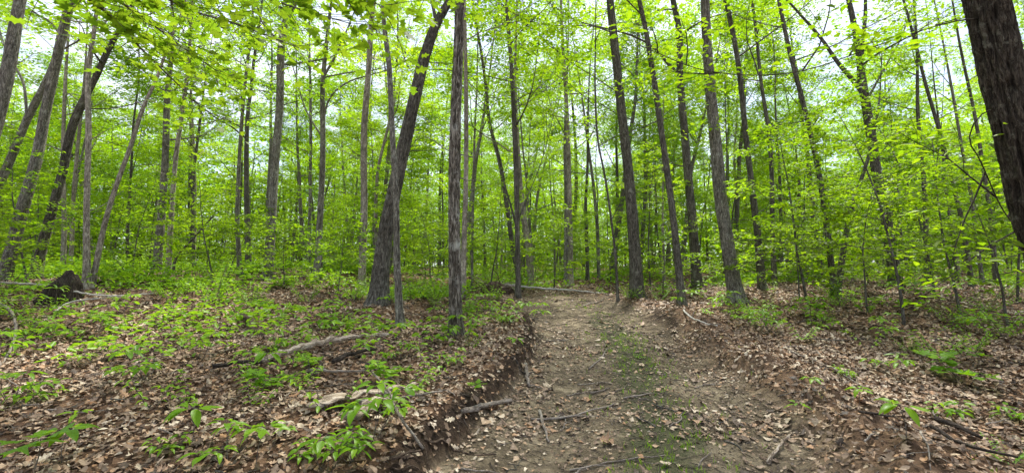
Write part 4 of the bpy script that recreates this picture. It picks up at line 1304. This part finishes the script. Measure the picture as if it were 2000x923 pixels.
def root_mass():
    rng = np.random.RandomState(61)
    x0 = (968 - 1000) / FPX * 12.1
    g = np.array([x0, 12.1, hz(x0, 12.1)])
    mb = MB()
    n, k = 28, 12
    u = np.linspace(0, 2 * PI, n, endpoint=False); v = np.linspace(0, PI / 2, k)
    U, Vv = np.meshgrid(u, v)
    rr = 1 + .35 * fbm(np.cos(U) * 2, np.sin(U) * 2, Vv * 2, 3)
    X = np.cos(U) * np.cos(Vv) * .42 * rr; Y = np.sin(U) * np.cos(Vv) * .28 * rr; Z = np.sin(Vv) * .38 * rr - .08
    V = np.stack([X, Y, Z], -1).reshape(-1, 3)
    i = np.arange(k - 1)[:, None] * n; j = np.arange(n)[None]; mb.add(V, np.stack([i + j, i + (j + 1) % n, i + n + (j + 1) % n, i + n + j], -1).reshape(-1, 4))
    root = empty('root_mass', g, 'tangled brown root plate at the left end of the bleached fallen log', 'root mass')
    LM.append((g[0], g[1], 'the root plate'))
    obj('soil_clump', mb.mesh('soil_clump', [ROOT]), root)
    for i in range(34):
        a = rng.rand() * 6.28; T = Tree(i, dens=0)
        mb2 = MB()
        P = T.path((.28 * math.cos(a), .15 * math.sin(a), .1 + .2 * rng.rand()), (math.cos(a), math.sin(a) * .6, .25 + .5 * rng.rand()), .25 + .45 * rng.rand(), 6, -.16, .25)
        mb2.tube(P, np.linspace(.016, .004, 7), 5, cap=False)
        obj('root', mb2.mesh('root', [ROOT if i % 3 else WOOD_GREY]), root)


root_mass()


def bank_roots():
    rng = np.random.RandomState(62)
    for i in range(26):
        y = 2.7 + 5 * rng.rand(); xl, xr = road_edges(y); x = float(xl) + rng.normal(-.06, .03)
        P = [[x - .08, y, hz(x - .15, y) - .01]]
        a = rng.normal(0, .5)
        for s in range(1, 7):
            px_, py_ = x - .08 + .055 * s, y + a * .06 * s + rng.normal(0, .012)
            P.append([px_, py_, hz(px_, py_) + .008 + .02 * rng.rand()])
        P = spline(np.array(P), 14); b = P[7].copy(); r_ = .002 + .004 * rng.rand()
        mb = MB(); mb.tube(P - b, np.linspace(r_, r_ * .4, 14), 5, cap=False)
        o = tag(obj('exposed_root', mb.mesh('exposed_root', [ROOT]), None, b), None, 'root', 'thin roots hanging out of the cut bank')
        PENDING.append((o, b[0], b[1], 'thin bank root'))


bank_roots()
random_sticks()

# ------------------------------------------------------------------ seedlings
def seedling(seed, kind='whorl', h=.22, n=6, leaf=.1, tpl=TPL_O2):
    r = np.random.RandomState(seed)
    st_ = MB(); lf = MB()
    P = []; Nn = []; D = []; S = []
    def add(p, d, s, nn=None):
        P.append(p); D.append(d); S.append(s); Nn.append(np.array([0, 0, 1.0]) + r.normal(0, .16, 3) if nn is None else nn)
    def whorl(top, n, leaf):
        a0 = r.rand() * 6
        for i in range(n):
            a = a0 + i * 2 * PI / n + r.normal(0, .18)
            d = np.array([math.cos(a), math.sin(a), .05 + r.normal(0, .15)]); pet = .015 + .03 * r.rand()
            s = leaf * (.7 + .5 * r.rand())
            st_.tube(np.array([top, top + d * pet]), [.0014, .001], 3, cap=False)
            add(top + d * pet, d, s)
    def stem(p0, d, L_, m=5, r0=.003):
        T = Tree(r.randint(1e6)); Q = T.path(p0, d, L_, m, .03, .10); st_.tube(Q, np.linspace(r0, r0 * .5, m + 1), 4, cap=False); return Q
    if kind == 'whorl':
        Q = stem((0, 0, -.02), (r.normal(0, .12), r.normal(0, .12), 1), h); whorl(Q[-1], n, leaf)
    elif kind == 'cluster':
        for i in range(5):
            a = r.rand() * 6.28; q = r.rand() * .012
            Q = stem((q * math.cos(a), q * math.sin(a), -.02), (.95 * math.cos(a), .95 * math.sin(a), 1), h * (.6 + .7 * r.rand())); whorl(Q[-1], r.randint(5, 8), leaf * .85)
    elif kind == 'spray':
        for b in range(3):
            a = r.rand() * 6.28
            Q = stem((0, 0, -.02), (.8 * math.cos(a), .8 * math.sin(a), .75), h * 1.6, 6)
            Q = spline(Q, 14)
            for j in range(3, 14):
                d = nrm(Q[j] - Q[j - 1]); sd_ = nrm(np.cross(d, [0, 0, 1.0])) * (1 if j % 2 else -1)
                add(Q[j], d * .5 + sd_, leaf * (.6 + .35 * r.rand()))
            add(Q[-1], nrm(Q[-1] - Q[-2]), leaf)
    elif kind == 'bush':
        for b in range(9):
            a = r.rand() * 6.28; el = .5 + r.rand() * 1.2
            Q = stem((0, 0, -.02), (math.cos(a), math.sin(a), el), h * (.9 + .7 * r.rand()), 6, .004); Q = spline(Q, 12)
            for j in range(3, 12):
                for sg in (-1, 1):
                    d = nrm(Q[j] - Q[j - 1]); sd_ = nrm(np.cross(d, [0, 0, 1.0])) * sg
                    add(Q[j] + sd_ * .02, d * .4 + sd_ + r.normal(0, .2, 3), leaf * (.6 + .5 * r.rand()))
    P = np.array(P); Nn = np.array(Nn); D = np.array(D); S = np.array(S)
    cu = (r.normal(-.1, .25, len(P)), r.normal(0, .5, len(P)), r.normal(0, .25, len(P)))
    v, f, va = scatter_leaves(tpl, P, Nn, D, S, curl=cu, rng=r); lf.add(v, f, 0, va)
    return st_.mesh('stem', [TWIG], True), lf.mesh('foliage', [LEAFG], False)


SEED = {
    'whorl': [seedling(1, 'whorl', .18, 7, .105), seedling(2, 'whorl', .22, 8, .105), seedling(3, 'whorl', .13, 5, .09)],
    'cluster': [seedling(4, 'cluster', .2, 5, .10), seedling(5, 'cluster', .26, 5, .11), seedling(14, 'cluster', .13, 5, .085)],
    'spray': [seedling(6, 'spray', .2, 5, .075), seedling(7, 'spray', .26, 5, .07)],
    'oak': [seedling(8, 'whorl', .35, 6, .15, TPL_OAK), seedling(9, 'cluster', .4, 5, .15, TPL_OAK)],
    'maple': [seedling(10, 'whorl', .15, 5, .10, TPL_MAP), seedling(15, 'cluster', .2, 5, .10, TPL_MAP)],
    'bush': [seedling(11, 'bush', .38, 5, .075), seedling(12, 'bush', .5, 5, .08)],
}
SD = {'whorl': 'single whorled seedling', 'cluster': 'clump of broad-leaved seedlings', 'spray': 'spreading leafy seedling', 'oak': 'lobed oak seedling', 'maple': 'small lobed maple seedling', 'bush': 'low leafy bush'}


def plant(kind, x, y, s=1.0, rz=0.0, i=0, label=None, name=None):
    st_, lf = SEED[kind][i % len(SEED[kind])]
    e = empty(name or ('shrub' if kind == 'bush' else 'seedling'), (x, y, hz(x, y)), label, 'bush' if kind == 'bush' else 'seedling', 'green seedlings on the forest floor', rz, s)
    obj('stem', st_, e); obj('foliage', lf, e)
    if not label: PENDING.append((e, x, y, SD[kind]))
    return e


hand = [  # kind, px, py(base), scale, variant, label
    ('cluster', 725, 862, 1.25, 1, 'big bright broad-leaved seedling in front of the weathered bark slab'),
    ('cluster', 445, 905, 1.0, 0, 'low broad-leaved seedling at the bottom edge left of centre'),
    ('whorl', 372, 875, 1.15, 1, 'broad-leaved seedling left above the bottom-edge clump'),
    ('maple', 62, 935, 1.5, 0, 'large-leaved maple seedling in the bottom left corner'),
    ('whorl', 525, 748, 1.3, 1, 'upright whorled seedling at the left end of the pale rotten log'),
    ('spray', 590, 755, 1.0, 0, 'spreading seedling in front of the pale rotten log'),
    ('spray', 480, 765, 1.0, 1, None), ('cluster', 70, 785, 1.2, 2, 'clump of seedlings near the left edge above the corner maple'),
    ('oak', 95, 665, 1.0, 0, 'big lobed oak seedling in front of the black stump'), ('oak', 175, 668, 1.0, 1, 'lobed oak seedling right of the black stump'),
    ('cluster', 190, 712, 1.1, 0, None), ('oak', 375, 612, .7, 0, None), ('cluster', 390, 705, 1.1, 1, None), ('spray', 390, 788, 1.0, 0, None),
    ('spray', 300, 798, .9, 1, None), ('whorl', 150, 832, .9, 2, None), ('spray', 495, 800, .9, 0, None), ('cluster', 640, 922, .9, 1, 'cluster of seedlings cut by the bottom edge before the slab'),
    ('cluster', 600, 900, .8, 2, None), ('whorl', 800, 658, 1.1, 0, 'seedling at the foot of the slender front trunk'), ('cluster', 905, 668, 1.2, 1, 'broad-leaved seedlings round the foot of the shaggy trunk'),
    ('cluster', 868, 672, 1.1, 0, None), ('whorl', 640, 616, 1.2, 1, None), ('whorl', 650, 655, 1.2, 0, None), ('cluster', 1035, 632, 1.2, 1, 'bright seedlings on top of the bank beside the track'), ('cluster', 985, 640, 1.2, 0, None),
    ('spray', 950, 622, 1.1, 0, None), ('cluster', 880, 712, 1.0, 2, None), ('spray', 850, 738, 1.0, 1, None), ('whorl', 746, 745, 1.0, 2, None), ('spray', 800, 770, 1.0, 0, None),
    ('cluster', 700, 812, .8, 2, None), ('whorl', 700, 700, .9, 0, None), ('maple', 930, 780, .8, 0, None), ('whorl', 1010, 690, .8, 1, None), ('cluster', 780, 705, .9, 0, None),
    ('cluster', 520, 690, .8, 0, None), ('spray', 300, 640, 1.1, 0, None), ('cluster', 235, 615, 1.2, 1, None), ('bush', 500, 600, .8, 0, None), ('bush', 420, 592, .9, 1, None), ('bush', 330, 586, .8, 0, None),
    ('bush', 60, 640, .9, 1, None), ('cluster', 20, 700, 1.2, 1, None),
    ('cluster', 1722, 728, 1.0, 0, None), ('maple', 1890, 750, 1.5, 1, 'bright lobed seedling standing in the right-hand litter'), ('cluster', 1737, 662, 1.1, 1, None), ('bush', 1690, 612, .8, 0, None),
    ('cluster', 1458, 636, 1.1, 0, None), ('cluster', 1505, 648, 1.1, 1, None), ('spray', 1567, 665, 1.1, 0, None), ('whorl', 1768, 868, 1.2, 1, 'seedling on the berm beside the forked grey twig'), ('cluster', 1990, 825, 1.0, 2, 'seedlings cut by the right edge in the litter'),
    ('bush', 1975, 905, .5, 0, 'small leafy bush in the bottom right corner'), ('cluster', 1865, 815, 1.0, 2, None), ('whorl', 1560, 812, .9, 2, None), ('whorl', 1588, 768, .8, 0, None), ('whorl', 1676, 798, .8, 1, None),
    ('bush', 1833, 705, 1.1, 1, 'bushy green shrub in the litter left of the right-edge trunk'), ('bush', 1900, 690, 1.0, 0, None), ('bush', 1780, 690, .7, 0, None), ('bush', 1960, 660, 1.2, 1, None), ('bush', 1860, 630, 1.0, 0, None), ('bush', 1930, 610, 1.1, 1, None),
    ('bush', 1640, 600, .8, 1, None), ('cluster', 1560, 615, 1.2, 0, None), ('cluster', 1400, 605, 1.0, 0, None), ('bush', 1290, 588, .6, 0, None), ('bush', 1230, 584, .6, 1, None), ('cluster', 1650, 735, .8, 2, None),
    ('cluster', 680, 905, .9, 0, None), ('whorl', 500, 905, 1.0, 1, None), ('cluster', 330, 885, .8, 2, None), ('whorl', 120, 905, 1.1, 0, None), ('cluster', 25, 790, 1.0, 1, None), ('whorl', 560, 860, .7, 2, None),
    ('whorl', 775, 850, .9, 1, None), ('cluster', 250, 745, .9, 0, None), ('cluster', 590, 700, .8, 2, None),
    ('bush', 760, 592, .8, 0, None), ('bush', 690, 588, .8, 1, None), ('bush', 960, 585, .8, 0, None), ('bush', 850, 588, .9, 1, None), ('bush', 600, 590, .8, 0, None), ('cluster', 1250, 700, .5, 2, None),
]


def seedlings():
    rng = np.random.RandomState(71)
    cnt = 0
    for kind, px, py, s, i, lab in hand:
        g = ground_at(px, py)
        plant(kind, g[0], g[1], s * (.72 if kind == 'bush' and px > 1500 else 1.08), rng.rand() * 6.28, i, lab); cnt += 1
    kinds = ['cluster', 'whorl', 'spray', 'cluster', 'spray', 'bush', 'maple', 'whorl', 'cluster']
    while cnt < 285:
        y = 3.3 + 9.5 * rng.rand() ** .75; x = (rng.rand() * 2 - 1) * (1.15 * y + .3)
        xl, xr = road_edges(y)
        if xl - .1 < x < xr + .5 and y < 12: continue
        if x > xr and rng.rand() < .35: continue
        if fbm(x * .7, y * .7, 9, 2) < -.25: continue
        k = kinds[rng.randint(len(kinds))]
        if k == 'bush' and y < 7.5: k = 'whorl'
        plant(k, x, y, (.75 + .7 * rng.rand()) * (1.1 if y > 6 else .85), rng.rand() * 6.28, rng.randint(3)); cnt += 1


seedlings()
label_pending()
print('OBJECTS', len(bpy.data.objects))
